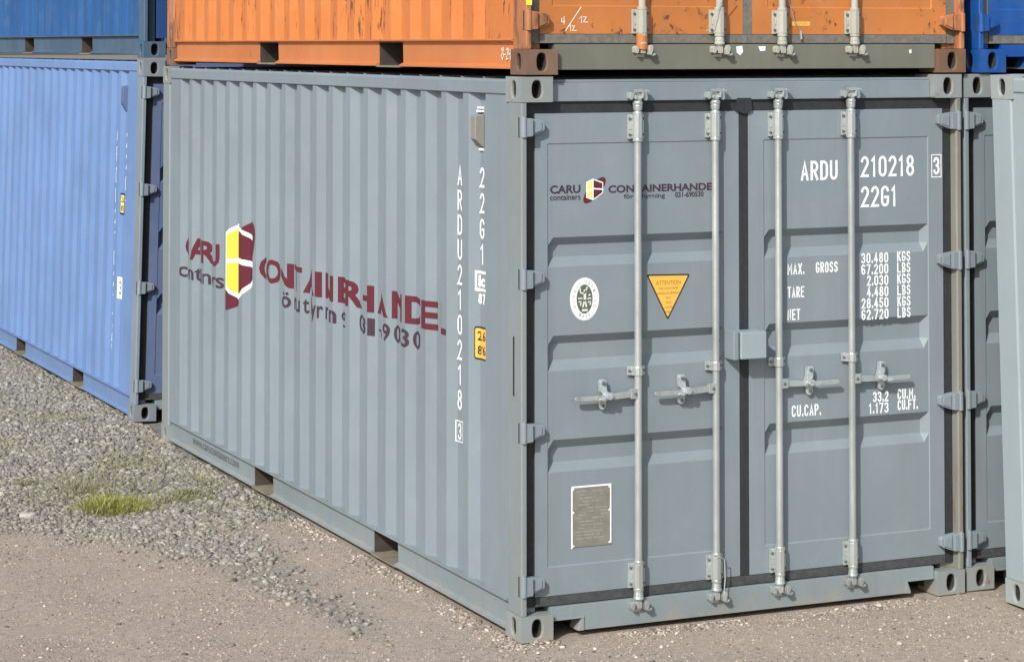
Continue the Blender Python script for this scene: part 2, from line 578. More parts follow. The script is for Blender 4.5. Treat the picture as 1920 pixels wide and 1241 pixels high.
def sill_mesh(notch=True, y0=.030, y1=.12):
    m = MB()
    a, b = .165, W - .165
    if notch:
        poly = [(a, .078), (a + .155, .078), (a + .135, .022), (b - .135, .022), (b - .155, .078), (b, .078), (b, .142), (a, .142)]
    else:
        poly = [(a, .022), (b, .022), (b, .142), (a, .142)]
    m.prism(poly, 1, y0, y1)
    if notch:
        m.box(a + .002, a + .168, y0 - .006, y0 - .0002, .079, .088)
        m.box(b - .168, b - .002, y0 - .006, y0 - .0002, .079, .088)
        m.prism([(a + .157, .079), (a + .168, .079), (a + .168, .022), (a + .137, .022)], 1, y0 - .006, y0 - .0002)
        m.prism([(b - .157, .079), (b - .168, .079), (b - .168, .022), (b - .137, .022)], 1, y0 - .006, y0 - .0002)
    return m


GROOVES = ((1.842, 1.806, 1.748, 1.704), (1.386, 1.345, 1.270, 1.222), (.905, .862, .797, .755))


def door_mesh(x0, x1, xa, xb, ybase=.05):
    z0, z1 = .190, 2.419
    xs = [x0, xa - .004, xa, xa + .028, xb - .028, xb, xb + .004, x1]
    zs = [z0, .319, .325]
    for g in reversed(GROOVES):
        zs += list(reversed(g))
    zs += [2.274, 2.280, z1]
    m = MB()

    def y(ix, iz):
        yy = ybase
        x, z = xs[ix], zs[iz]
        if 2 <= ix <= 5 and 2 <= iz <= len(zs) - 3:
            yy += .004
            for g in GROOVES:
                if z in (g[1], g[2]) and 3 <= ix <= 4:
                    yy += .036
        return yy
    nx, nz = len(xs), len(zs)
    vs = [(xs[i], y(i, k), zs[k]) for k in range(nz) for i in range(nx)]
    fs = [(k * nx + i, k * nx + i + 1, (k + 1) * nx + i + 1, (k + 1) * nx + i) for k in range(nz - 1) for i in range(nx - 1)]
    m.add(vs, fs)
    yb = ybase + .055
    for (p, q) in (((x0, z0), (x1, z0)), ((x1, z0), (x1, z1)), ((x1, z1), (x0, z1)), ((x0, z1), (x0, z0))):
        m.poly([(p[0], ybase, p[1]), (q[0], ybase, q[1]), (q[0], yb, q[1]), (p[0], yb, p[1])])
    m.poly([(x0, yb, z0), (x0, yb, z1), (x1, yb, z1), (x1, yb, z0)])
    return m


def hinge_mesh(s):
    """s = +1: hinge of the left-hand door, -1 mirrored; origin on the corner line"""
    m = MB()
    X = lambda x: s * x
    h = .047
    # pin knuckle on the post edge
    m.tube((X(.016), .006, -h), (X(.016), .006, h), .0155, n=12)
    m.tube((X(.016), .006, h), (X(.016), .006, h + .006), .010, n=10)
    # blade: a tapered tray welded to the door
    m.prism([(X(.022), -h + .003), (X(.022), h - .003), (X(.060), h - .006), (X(.060), -h + .006)], 1, -.004, .049)
    m.prism([(X(.0605), -h + .006), (X(.0605), h - .006), (X(.118), h - .016), (X(.128), h - .026), (X(.128), -h + .034), (X(.116), -h + .026)], 1, .016, .049)
    m.prism([(X(.066), -h + .016), (X(.066), h - .014), (X(.112), h - .023), (X(.112), -h + .033)], 1, .011, .0165)
    m.mat = 1
    m.box(min(X(-.0015), X(.01)), max(X(-.0015), X(.01)), .024, .033, -h, h)  # dark box painting the shade of the open slot beside the knuckle
    return m


def bracket_mesh():
    m = MB()
    h = .058
    m.box(-.043, .043, .034, .0485, -h, h)
    m.prism([(-.029, .036), (-.022, .008), (-.010, -.008), (.010, -.008), (.022, .008), (.029, .036)], 2, -h + .003, h - .003)
    m.tube((0, .017, h - .003), (0, .017, h + .012), .0245)
    m.tube((0, .017, -h - .012), (0, .017, -h + .003), .0245)
    m.box(-.034, -.026, .026, .036, -.014, .02)
    m.mat = 1
    for sx in (-1, 1):
        for z in (-.038, .038):
            m.tube((sx * .035, .024, z), (sx * .035, .036, z), .0062, n=8)
    return m


def guide_mesh():
    m = MB()
    m.box(-.046, .046, .036, .0485, -.021, .021)
    m.prism([(-.027, .038), (-.02, .004), (-.008, -.007), (.008, -.007), (.02, .004), (.027, .038)], 2, -.021, .021)
    m.mat = 1
    for sx in (-1, 1):
        m.tube((sx * .037, .028, 0), (sx * .037, .038, 0), .0065, n=8)
    return m


def cam_mesh():
    """forked cam at the end of a lock rod; +z points away from the door middle"""
    m = MB()
    m.tube((0, .017, -.052), (0, .017, -.028), .021, .0235)
    m.tube((0, .017, -.028), (0, .017, -.014), .0235, .026)
    m.tube((0, .017, -.014), (0, .017, -.004), .024, .016)
    m.box(-.013, .013, -.002, .030, -.004, .030)
    m.prism([(-.028, .033), (-.030, .046), (.014, .048), (.018, .030), (.014, .004), (.005, .004), (.008, .033)], 1, -.018, .010)
    m.prism([(-.026, .002), (-.016, -.002), (-.014, .014), (-.024, .018)], 1, -.008, .010)
    return m


def keeper_mesh():
    m = MB()
    m.prism([(-.050, .004), (-.040, -.004), (-.030, .002), (-.029, .024), (-.036, .034), (-.048, .028)], 1, -.008, .0295)
    m.prism([(.024, -.004), (.036, -.008), (.045, .002), (.042, .020), (.036, .040), (.024, .038), (.021, .016)], 1, -.014, .0295)
    m.prism([(.036, .0345), (.058, .030), (.060, .040), (.040, .046)], 1, -.008, .012)
    m.box(-.046, .042, .022, .0285, .006, .030)
    return m


def handle_mesh(s):
    """lever from its rod (origin) out in direction s"""
    m = MB()
    X = lambda a: s * a
    pr = lambda pts, a, b: m.prism([(X(p[0]), p[1]) for p in pts], 1, a, b)
    pr([(-.004, -.024), (-.004, .022), (.012, .026), (.05, .022), (.05, -.022)], -.012, .012)       # clamp on the rod
    pr([(.05, -.016), (.05, .014), (.085, .012), (.15, .004), (.165, -.008), (.15, -.018), (.09, -.019)], -.004, .009)
    pr([(.15, .006), (.15, -.018), (.20, -.024), (.215, -.006), (.20, .004)], -.007, .005)
    pr([(.19, .002), (.19, -.019), (.30, -.020), (.338, -.017), (.342, -.006), (.338, .002), (.30, .003)], -.010, .002)
    m.mat = 1
    m.tube((X(.028), -.018, 0), (X(.028), -.011, 0), .0075, n=8)
    return m


def catch_mesh(s):
    """two-leaf handle catch"""
    m = MB()
    X = lambda a: s * a

    def leaf(cx, cz, rx, rz, y0, y1):
        n = 14
        m.prism([(X(cx + rx * math.cos(2 * math.pi * i / n)), cz + rz * math.sin(2 * math.pi * i / n)) for i in range(n)], 1, y0, y1)
    leaf(0, -.040, .019, .026, .030, .0485)
    m.prism([(X(-.014), .075), (X(.012), .075), (X(.018), .06), (X(.014), .02), (X(-.006), -.004), (X(-.026), .004), (X(-.018), .03)], 1, .020, .0485)
    m.prism([(X(-.028), .018), (X(-.002), .014), (X(.004), -.008), (X(-.018), -.016), (X(-.032), -.004)], 1, -.020, .022)
    m.prism([(X(.0), .004), (X(.034), -.004), (X(.042), -.014), (X(.006), -.018)], 1, -.018, -.006)
    m.mat = 1
    m.tube((X(0), .012, .058), (X(0), .022, .058), .009, n=10)
    m.tube((X(0), .022, -.046), (X(0), .031, -.046), .008, n=10)
    return m


RODS = (.612, 1.030, 1.379, 1.793)


def make_container(name, label, loc, mats, rot=(0, 0, 0), rib=1.0, notch=True, blind=False):
    """mats: body, rail, post, cast, door, sill, rod, gasket"""
    root = bpy.data.objects.new(name, None)
    COL.objects.link(root)
    root.location = loc
    root.rotation_euler = rot
    root['label'] = label
    root['category'] = 'container'
    root['group'] = 'shipping containers stacked in the yard'
    g = mats
    RIB[root.name] = rib
    # corner castings
    for cx in (0, 1):
        for cy in (0, 1):
            for cz in (0, 1):
                s = (1 - 2 * cx, 1 - 2 * cy, 1 - 2 * cz)
                key = ('cast', s)
                cm = g.get('cast_low', g['cast']) if cz == 0 else g['cast']
                fresh = (key, (cm, 'cavity')) not in MB.cache
                me = casting(*s).mesh([cm, 'cavity'], key)
                if fresh:
                    weld(me)
                link('corner_casting', me, root, (cx * W, cy * L, cz * H), bevel=.006)
    # corner posts
    for cx in (0, 1):
        for cy in (0, 1):
            m = MB()
            X = (lambda x: x) if cx == 0 else (lambda x: W - x)
            Yf = (lambda y: y) if cy == 0 else (lambda y: L - y)
            if cy == 0:
                pl = [(X(.002), Yf(.007)), (X(.006), Yf(.003)), (X(.028), Yf(.003)), (X(.032), Yf(.012)), (X(.032), Yf(.066)), (X(.10), Yf(.066)), (X(.10), Yf(.16)), (X(.012), Yf(.16)), (X(.002), Yf(.15))]
            else:
                pl = [(X(.002), Yf(.005)), (X(.11), Yf(.005)), (X(.11), Yf(.158)), (X(.012), Yf(.158)), (X(.002), Yf(.15))]
            m.prism(pl, 2, .1185, H - .1185)
            build(m, 'corner_post', g.get('post_right', g['post']) if (cx == 1 and cy == 0) else g['post'], root, bevel=.003)
    # side rails and panels
    for cx in (0, 1):
        X = (lambda x: x) if cx == 0 else (lambda x: W - x)
        m = MB()
        m.prism([(X(.002), 2.508), (X(.002), 2.570), (X(.012), 2.578), (X(.062), 2.578), (X(.062), 2.508)], 1, .1785, L - .1785)
        build(m, 'top_side_rail', g['rail_top'], root, bevel=.004)
        m = MB()
        prof = [(X(.000), .168), (X(.000), .160), (X(.024), .150), (X(.027), .046), (X(.004), .036), (X(.004), .026), (X(.065), .026), (X(.065), .168)]
        segs = [(.1785, 1.614), (1.968, 3.674), (4.040, L - .1785)]
        for a, b in segs:
            m.prism(prof, 1, a, b)
        for a, b in ((1.614, 1.968), (3.674, 4.040)):
            m.prism([(X(.000), .168), (X(.000), .160), (X(.012), .154), (X(.065), .154), (X(.065), .168)], 1, a + .0004, b - .0004)
        build(m, 'bottom_side_rail', g['rail'], root)
        for a, b in ((1.614, 1.968), (3.674, 4.040)):
            m = MB()
            xa, xb = (.028, W / 2 - .01)
            bx = lambda p, q, *r: m.box(min(X(p), X(q)), max(X(p), X(q)), *r)
            bx(xa, xb, a + .0006, a + .006, .028, .1515)
            bx(xa, xb, b - .006, b - .0006, .028, .1515)
            bx(xa, xb, a + .006, b - .006, .1475, .1535)
            bx(xb - .02, xb, a + .006, b - .006, .028, .1475)
            build(m, 'fork_pocket', 'pocket', root)
            m = MB()
            bx(.005, xb - .021, a + .0065, b - .0065, .020, .029)
            build(m, 'pocket_floor', 'pocket_dirt', root)
        m = MB()
        zb, zt = .166, 2.512
        n = len(CB)
        vs = [(X(SX + rib * d), y, zb) for y, d in CB] + [(X(SX + rib * d), y, zt) for y, d in CB]
        vs += [(X(SX + rib * d + .002), y, zb) for y, d in CB] + [(X(SX + rib * d + .002), y, zt) for y, d in CB]
        fs = []
        for i in range(n - 1):
            fs += [(i, i + 1, n + i + 1, n + i), (2 * n + i, 3 * n + i, 3 * n + i + 1, 2 * n + i + 1)]
        m.add(vs, fs)
        build(m, 'side_panel', g['body'], root)
    # roof, floor, rear wall
    m = MB()
    y, pts = .19, []
    while y < L - .25:
        pts += [(y, 2.562), (y + .09, 2.562), (y + .13, 2.584), (y + .235, 2.584)]
        y += .275
    pts += [(L - .19, 2.562)]
    vs = [(.062, a, b) for a, b in pts] + [(W - .062, a, b) for a, b in pts]
    n = len(pts)
    m.add(vs, [(i, i + 1, n + i + 1, n + i) for i in range(n - 1)])
    build(m, 'roof_panel', g['body'], root)
    m = MB()
    m.box(.067, W - .067, .13, L - .13, .155, .166)
    build(m, 'floor', g['rail'], root)
    m = MB()
    m.box(.163, W - .163, L - .07, L - .012, 2.475, 2.575)
    build(m, 'rear_header', g['rail'], root)
    m = MB()
    m.box(.163, W - .163, L - .07, L - .012, .022, .142)
    build(m, 'rear_sill', g['rail'], root)
    m = MB()
    xs = np.linspace(.11, W - .11, 37)
    pts = [(float(x), (L - .02) - (.036 if (i // 2) % 2 else 0)) for i, x in enumerate(xs)]
    n = len(pts)
    m.add([(x, yy, .142) for x, yy in pts] + [(x, yy, 2.475) for x, yy in pts], [(i, i + 1, n + i + 1, n + i) for i in range(n - 1)])
    build(m, 'rear_wall', g['body'], root)
    # front frame
    m = MB()
    m.box(.163, W - .163, .040, .12, 2.474, 2.562)
    m.prism([(.163, 2.562), (W - .163, 2.562), (W - .163, 2.576), (.163, 2.576)], 1, .052, .16)
    build(m, 'header', g['head'], root, bevel=.003)
    build(sill_mesh(notch), 'sill', g['sill'], root, bevel=.002)
    m = MB()
    for a in ((.165, W - .32) if notch else ()):
        m = MB()
        m.box(a - .010, a + .165, .60, .62, .02, .15)
        m.box(a - .010, a + .165, .121, .60, .146, .152)
        m.box(a - .010, a - .002, .121, .60, .02, .146)
        m.box(a + .157, a + .165, .121, .60, .02, .146)
        if loc[2] > 1:
            m.box(a - .002, a + .157, .121, .60, .02, .026)
        build(m, 'fork_pocket', 'pocket', root)
    doors = []
    if blind:
        m = MB()
        xs = [.101, .26] + list(np.linspace(.34, W - .34, 33)) + [W - .26, W - .101]
        dd = [0, 0] + [(.034 if (i // 2) % 2 else 0) for i in range(33)] + [0, 0]
        pts = [(float(x), .045 + d) for x, d in zip(xs, dd)]
        n = len(pts)
        m.add([(x, yy, .142) for x, yy in pts] + [(x, yy, 2.476) for x, yy in pts], [(i, i + 1, n + i + 1, n + i) for i in range(n - 1)])
        build(m, 'front_wall', g['door'], root)
        return root, doors
    # doors
    for d in (0, 1):
        x0, x1, xa, xb = ((.092, 1.177, .160, 1.092), (1.230, 2.354, 1.319, 2.265))[d]
        door = build(door_mesh(x0, x1, xa, xb), 'door', g['door'], root, label='left-hand door' if d == 0 else 'right-hand door', key=('door', d))
        doors.append(door)
        m = MB()
        if d == 0:
            m.box(.0325, .0915, .054, .0655, .146, 2.473)
            m.box(.0915, 1.203, .054, .0655, .146, .1895)
            m.box(.0915, 1.203, .054, .0655, 2.4195, 2.473)
            m.box(1.1775, 1.203, .052, .0655, .1895, 2.4195)
            m.prism([(1.155, 2.420), (1.203, 2.405), (1.203, 2.482), (1.162, 2.482)], 1, .036, .0538)
        else:
            m.box(2.3545, 2.4055, .054, .0655, .146, 2.473)
            m.box(1.2035, 2.3545, .054, .0655, .146, .1895)
            m.box(1.2035, 2.3545, .054, .0655, 2.4195, 2.473)
            m.box(1.2035, 1.2295, .052, .0655, .1895, 2.4195)
            m.prism([(1.2035, 2.405), (1.245, 2.420), (1.240, 2.482), (1.2035, 2.482)], 1, .036, .0538)
        build(m, 'gasket', g['gasket'], door, key=('gasket', d))
        m = MB()                                                 # the bottom lip collects dust
        a, b = ((.0925, 1.2025), (1.2045, 2.353))[d]
        m.box(a, b, .046, .0537, .147, .188)
        build(m, 'bottom_seal', g['seal'], door, key=('seal', d))
        for z in (2.357, 1.657, .953, .252):
            o = build(hinge_mesh(1 if d == 0 else -1), 'hinge', [g['hinge'], 'rubber'], door, (0 if d == 0 else W, 0, z), bevel=.003, key=('hinge', d))
        for k in (0, 1):
            xr = RODS[2 * d + k]
            m = MB()
            m.tube((0, .017, .155), (0, .017, 2.445), .0175, n=18)
            rod = build(m, 'lock_rod', g['rod'], door, (xr, 0, 0), key='rod', smooth=True)
            for z in (2.352, .249):
                build(bracket_mesh(), 'rod_bracket', [g['rod'], 'bolt'], door, (xr, 0, z), bevel=.002, key='bracket')
            build(guide_mesh(), 'rod_guide', [g['rod'], 'bolt'], door, (xr, 0, 1.205), bevel=.002, key='guide')
            build(cam_mesh(), 'rod_cam', g['cam'], door, (xr, 0, 2.482), key='camtop', bevel=.002)
            o = build(cam_mesh(), 'rod_cam', g['cam'], door, (xr, 0, .128), key='camtop', bevel=.002)
            o.rotation_euler = (math.pi, 0, 0)
            o.location.y = .034
            build(keeper_mesh(), 'cam_keeper', g['keep'], root, (xr, .010, 2.482), key='keeper', bevel=.002)
            o = build(keeper_mesh(), 'cam_keeper', g['keep'], root, (xr, .0, .130), key='keeperlow', bevel=.002)
            o.scale = (1, 1, -1)
            s = -1 if d == 0 else 1
            build(handle_mesh(s), 'handle', [g['rod'], 'bolt'], door, (xr - s * .006, .014, 1.100), key=('handle', s), bevel=.002)
            build(catch_mesh(s), 'handle_catch', ['galv_bright', 'bolt'], door, (xr + s * .180, 0, 1.098), key=('catch', s), bevel=.002)
    root_doors[root.name] = doors
    return root, doors


root_doors = {}
base = dict(rod='galv', cam='galv', keep='galv', gasket='rubber')
SC = 'shipping_container'
main, main_doors = make_container(SC, 'grey container with maroon logo lettering on its long side, under the orange one', (0, 0, 0),
    dict(base, body='grey', rail='grey_rail', rail_top='grey', post='grey_post', post_right='grey_post_stained', cast='grey_cast', cast_low='grey_cast_low', door='grey_door', sill='grey_rail', head='grey_door', hinge='grey_door', seal='rubber_dusty'))
orange, orange_doors = make_container(SC, 'rust-spotted orange container stacked on top of the grey lettered one', (.022, -.006, 2.600),
    dict(base, body='orange', rail='orange_rail', rail_top='orange_rail', post='orange_post', cast='rust_cast', door='orange_door', sill='olive', head='olive', hinge='orange_post', seal='rubber_grey', rod='galv_old', cam='galv_old', keep='galv_old', gasket='rubber_grey'), notch=False)
pblue, pblue_doors = make_container(SC, 'faded pale blue container standing on the gravel at the left', (-.036, 6.65, .040),
    dict(base, body='blue_pale', rail='blue_pale_rail', rail_top='blue_pale', post='blue_post', cast='blue_cast', door='blue_door', sill='blue_post', head='blue_door', hinge='blue_post', seal='rubber_dusty', rod='blue_door', cam='blue_door', keep='blue_door'),
    rot=(0, math.radians(1.26), 0), rib=.6)
dblue, dblue_doors = make_container(SC, 'mid blue container stacked on top of the faded pale blue one', (.022, 6.65, 2.645),
    dict(base, body='blue_dark', rail='blue_dark_rail', rail_top='blue_dark', post='blue_dark_rail', cast='blue_dark_rail', door='blue_dark_door', sill='blue_dark_rail', head='blue_dark_door', hinge='blue_dark_rail', seal='rubber_dusty', rod='galv', cam='galv', keep='galv'), rib=.8, blind=True)
right, right_doors = make_container(SC, 'darker grey container squeezed between the lettered one and the pale grey one', (2.468, .02, 0),
    dict(base, body='grey2', rail='grey2', rail_top='grey2', post='grey2', cast='grey_cast', door='grey2', sill='grey_rail', head='grey2', hinge='grey2', seal='rubber_dusty'))
bblue, bblue_doors = make_container(SC, 'bright blue container beside the orange one, cut by the right edge', (2.552, .005, 2.598),
    dict(base, body='blue_bright', rail='blue_bright', rail_top='blue_bright', post='blue_bright', cast='blue_bright', door='blue_bright', sill='blue_bright', head='blue_bright', hinge='blue_bright', seal='rubber_grey', gasket='rubber_grey'))
# the pale container stands with its rear end towards the others and its side towards us
pale, pale_doors = make_container(SC, 'pale grey container nearest on the right, only its corner and ribbed side in view', (2.515, -.235 - L, 0),
    dict(base, body='pale', rail='pale', rail_top='pale', post='pale', cast='pale_cast', door='pale', sill='pale', head='pale', hinge='pale', seal='rubber_dusty'),
    rot=(0, math.radians(-1.55), 0))


# ------------------------------------------------------------------ prints on the grey container
def door_xyz(u, v, yy):
    return (u, yy, v)


def flat_text(s, x0, x1, z0, z1, mat, parent, y=.0525, bold=0.0, name='lettering'):
    co, fs = text_fit(s, x0, x1, z0, z1, bold)
    m = MB()
    m.add([(u, y, v) for u, v in co], [tuple(reversed(f)) for f in fs])
    return build(m, name, mat, parent)


def side_mesh(co, fs, mats, mi, parent, name, lift=.0012, shift=None):
    """flat shape in (s, z), s running towards the door end, laid on the ribbed side: y = s"""
    bm = bmesh.new()
    vv = [bm.verts.new((c[2] if len(c) > 2 else 0, c[0], c[1])) for c in co]
    for f, k in zip(fs, mi):
        try:
            fc = bm.faces.new([vv[i] for i in f])
            fc.material_index = k
        except ValueError:
            pass
    ys = [c[0] for c in co]
    lo, hi = min(ys), max(ys)
    for y in CBY:
        if lo < y < hi:
            bmesh.ops.bisect_plane(bm, geom=bm.verts[:] + bm.edges[:] + bm.faces[:], plane_co=(0, float(y), 0), plane_no=(0, 1, 0))
    for v in bm.verts:
        v.co.x = float(side_x(v.co.y, RIB[parent.name])) - lift - (v.co.x)
    bmesh.ops.recalc_face_normals(bm, faces=bm.faces)
    me = bpy.data.meshes.new('mesh')
    bm.to_mesh(me)
    bm.free()
    for k in mats:
        me.materials.append(M[k])
    return link(name, me, parent)


def door_text(s, x0, x1, z0, z1, w, parent=None, y=.0525, mat='white'):
    co, fs = stencil(s, x0, x1, z0, z1, w)
    m = MB()
    m.add([(u, y - k, v) for u, v, k in co], fs)
    return build(m, 'lettering', mat, parent)


def side_stencil(s, ya, yb, z0, z1, w, parent, mat='white', lift=.0012):
    co, fs = stencil(s, ya, yb, z0, z1, w)
    return side_mesh(co, fs, [mat], [0] * len(fs), parent, 'lettering', lift)


def side_text(s, ya, yb, z0, z1, mat, parent=main, bold=0.0, name='lettering', lift=.0012):
    """ya (left, far) > yb (right, near)"""
    co, fs = text_fit(s, 0, 1, z0, z1, bold)
    co = np.stack([ya + co[:, 0] * (yb - ya), co[:, 1]], 1)
    return side_mesh(co, fs, [mat], [0] * len(fs), parent, name, lift)


# big logo line on the ribbed side
def side_letters(letters, spans, z0, z1, mat, bold, zs=None):
    for i, (ch, (ya, yb)) in enumerate(zip(letters, spans)):
        a, b = zs[i] if zs else (z0, z1)
        side_text(ch, ya, yb, a, b, mat, bold=bold)


side_letters('CARU', [(5.600, 5.445), (5.415, 5.185), (5.150, 4.965), (4.940, 4.785)], 1.301, 1.449, 'maroon', .035)
side_letters('CONTAINERHANDEL', [(3.955, 3.79), (3.775, 3.605), (3.585, 3.355), (3.340, 3.132), (3.126, 2.905), (2.888, 2.825), (2.800, 2.585), (2.552, 2.400),
             (2.380, 2.205), (2.185, 1.989), (1.968, 1.742), (1.718, 1.530), (1.482, 1.300), (1.256, 1.112), (1.075, .930)], 1.299, 1.443, 'maroon', .035)
side_text('containers', 5.665, 4.745, 1.165, 1.262, 'darkprint', bold=.016)
X0, X1, AS, DE = 1.180, 1.250, 1.280, 1.150
side_letters('föruthyrning', [(3.585, 3.53), (3.476, 3.375), (3.345, 3.295), (3.235, 3.150), (3.125, 3.078), (3.045, 2.965), (2.962, 2.872), (2.862, 2.815), (2.800, 2.722), (2.700, 2.682), (2.648, 2.562), (2.535, 2.450)],
             0, 0, 'darkprint', .02, [(X0, AS), (X0, AS - .006), (X0, X1), (X0, X1), (X0, AS - .014), (X0, AS), (DE, X1), (X0, X1), (X0, X1), (X0, AS - .004), (X0, X1), (DE, X1)])
side_letters('031-690530', [(2.245, 2.160), (2.140, 2.062), (2.034, 1.984), (1.945, 1.905), (1.890, 1.815), (1.805, 1.728), (1.705, 1.630), (1.612, 1.545), (1.535, 1.452), (1.430, 1.350)],
             0, 0, 'darkprint', .02, [(1.174, 1.268)] * 3 + [(1.205, 1.217)] + [(1.174, 1.268)] * 6)
co, fs = text_fit('www.carucontainers.com', 0, 1, .078, .132, .012)
m = MB()
m.add([(.0235 - .0, 5.38 - 1.02 * u, v) for u, v in co], fs)
build(m, 'lettering', 'rail_print', main)


LOGO = dict(   # unit square, u to the right, v up
    hull=[(.14, .82), (.42, .95), (.87, .80), (.87, .40), (.58, .19), (.42, .12), (.14, .22)],
    yel=[[(.17, .79), (.40, .895), (.40, .575), (.17, .54)], [(.17, .495), (.40, .53), (.40, .175), (.17, .255)]],
    mar=[[(.455, .895), (.83, .765), (.83, .565), (.455, .595)], [(.455, .535), (.83, .505), (.83, .42), (.56, .235), (.455, .185)]])


def logo_layers(cu, cv, w, h):
    f = lambda p: (cu + (p[0] - .5) * w, cv + (p[1] - .5) * h)
    ell = []
    for i in range(40):
        a = 2 * math.pi * i / 40
        x, y = .645 * math.cos(a), .25 * math.sin(a)
        c, s = math.cos(math.radians(46)), math.sin(math.radians(46))
        ell.append((.5 + x * c - y * s, .5 + x * s + y * c))
    return [(0, [f(p) for p in ell])], [(1, [f(p) for p in LOGO['hull']])], [(2, [f(p) for p in q]) for q in LOGO['yel']] + [(0, [f(p) for p in q]) for q in LOGO['mar']]


def logo_door():
    m = MB()
    for li, layer in enumerate(logo_layers(.402, 2.056, .122, .122)):
        for k, pts in layer:
            m.mat = k
            m.poly([(u, .0530 - .0006 * li, v) for u, v in pts])
    build(m, 'logo_print', ['maroon', 'white', 'yellow_soft'], main_doors[0])


def logo_side():
    for li, layer in enumerate(logo_layers(0, 0, 1, 1)):
        co, fs, mi = [], [], []
        for k, pts in layer:
            o = len(co)
            co += [(4.345 - u * .715, 1.348 + v * .605) for u, v in pts]
            fs.append(list(range(o, o + len(pts))))
            mi.append(k)
        side_mesh(co, fs, ['maroon', 'white', 'yellow'], mi, main, 'logo_print', .0010 + .0008 * li)


logo_side()
logo_door()
ld, rd = main_doors
flat_text('CARU', .171, .328, 2.045, 2.084, 'darkprint', ld, bold=.03)
flat_text('containers', .171, .328, 2.014, 2.040, 'darkprint', ld, bold=.01)
flat_text('CONTAINERHANDEL', .474, 1.062, 2.041, 2.077, 'darkprint', ld, bold=.03)
flat_text('för uthyrning', .556, .775, 2.006, 2.034, 'darkprint', ld, bold=.01)
flat_text('031-690530', .830, .985, 2.011, 2.037, 'darkprint', ld, bold=.02)

# right-hand door
door_text('ARDU', 1.527, 1.738, 2.074, 2.170, .0135, rd)
door_text('210218', 1.872, 2.186, 2.083, 2.187, .0135, rd)
door_text('22G1', 1.872, 2.082, 1.934, 2.038, .0135, rd)
door_text('3', 2.298, 2.336, 2.086, 2.174, .0125, rd, y=.0485)


def frame_print(x0, x1, z0, z1, t, mat, parent, y, name='frame_print'):
    m = MB()
    for (a, b, c, d) in ((x0, x1, z1 - t, z1), (x0, x1, z0, z0 + t), (x0, x0 + t, z0 + t, z1 - t), (x1 - t, x1, z0 + t, z1 - t)):
        m.poly([(a, y, c), (b, y, c), (b, y, d), (a, y, d)])
    build(m, name, mat, parent)


frame_print(2.286, 2.347, 2.072, 2.188, .005, 'white', rd, .0485)
door_text('MAX.', 1.449, 1.545, 1.618, 1.672, .0075, rd)
door_text('GROSS', 1.610, 1.736, 1.621, 1.674, .0075, rd)
door_text('TARE', 1.449, 1.544, 1.506, 1.560, .0075, rd)
door_text('NET', 1.448, 1.520, 1.397, 1.451, .0075, rd)
for i, (a, b) in enumerate((('30.480', 'KGS'), ('67.200', 'LBS'), ('2.030', 'KGS'), ('4.480', 'LBS'), ('28.450', 'KGS'), ('62.720', 'LBS'))):
    zc = 1.657 - i * .0557
    x0 = 1.872 + (.032 if len(a) == 5 else 0)
    door_text(a, x0, 2.030, zc, zc + .051, .0078, rd)
    door_text(b, 2.082, 2.160, zc + .002, zc + .053, .0075, rd)
door_text('CU.CAP.', 1.470, 1.636, .928, .984, .0078, rd)
door_text('33.2', 1.936, 2.027, .971, 1.022, .0078, rd)
door_text('CU.M.', 2.080, 2.186, .976, 1.027, .0078, rd)
door_text('1.173', 1.912, 2.027, .915, .967, .0078, rd)
door_text('CU.FT.', 2.080, 2.200, .922, .973, .0078, rd)

# columns of characters in two ribs of the side, one lettering part each
zt = 2.146
for i, ch in enumerate('ARDU210218'):
    z = 2.146 - i * .1225
    side_stencil(ch, .829 + .027, .829 - .027, z - .100, z, .0135, main)
z = .894
side_stencil('3', .829 + .021, .829 - .021, .797, .880, .011, main)
co = [(.868, .786), (.790, .786), (.790, .891), (.868, .891), (.863, .791), (.795, .791), (.795, .886), (.863, .886)]
side_mesh(co, [(0, 1, 5, 4), (1, 2, 6, 5), (2, 3, 7, 6), (3, 0, 4, 7)], ['white'], [0] * 4, main, 'frame_print')
for i, ch in enumerate('22G1'):
    z = 2.147 - i * .1235
    side_stencil(ch, .552 + .026, .552 - .026, z - .098, z, .0135, main)
# boxed two-letter mark, number beneath, yellow height sticker
co = [(.606, 1.550), (.500, 1.550), (.500, 1.648), (.606, 1.648), (.594, 1.564), (.512, 1.564), (.512, 1.634), (.594, 1.634)]
side_mesh(co, [(0, 1, 5, 4), (1, 2, 6, 5), (2, 3, 7, 6), (3, 0, 4, 7)], ['white'], [0] * 4, main, 'frame_print')
side_text('ic', .586, .520, 1.570, 1.628, 'white', bold=.05)
side_stencil('87', .586, .516, 1.488, 1.540, .012, main)


def rounded(x0, x1, z0, z1, r, n=5):
    out = []
    for cx, cz, a0 in ((x1 - r, z1 - r, 0), (x0 + r, z1 - r, 90), (x0 + r, z0 + r, 180), (x1 - r, z0 + r, 270)):
        for k in range(n):
            a = math.radians(a0 + 90 * k / (n - 1))
            out.append((cx + r * math.cos(a), cz + r * math.sin(a)))
    return out


p = rounded(.495, .610, 1.220, 1.380, .014)
side_mesh(p, [list(range(len(p)))], ['black'], [0], main, 'height_sticker', .0010)
p = rounded(.501, .604, 1.229, 1.371, .010)
side_mesh(p, [list(range(len(p)))], ['amber'], [0], main, 'height_sticker', .0016)
side_text('2.6', .590, .512, 1.312, 1.358, 'black', bold=.02, lift=.0024)
side_text("8'6", .590, .512, 1.244, 1.290, 'black', bold=.02, lift=.0024)

# black strip on the near post
m = MB()
m.box(-.0006, .0018, .082, .094, 1.116, 1.388)
build(m, 'black_strip', 'black', main)

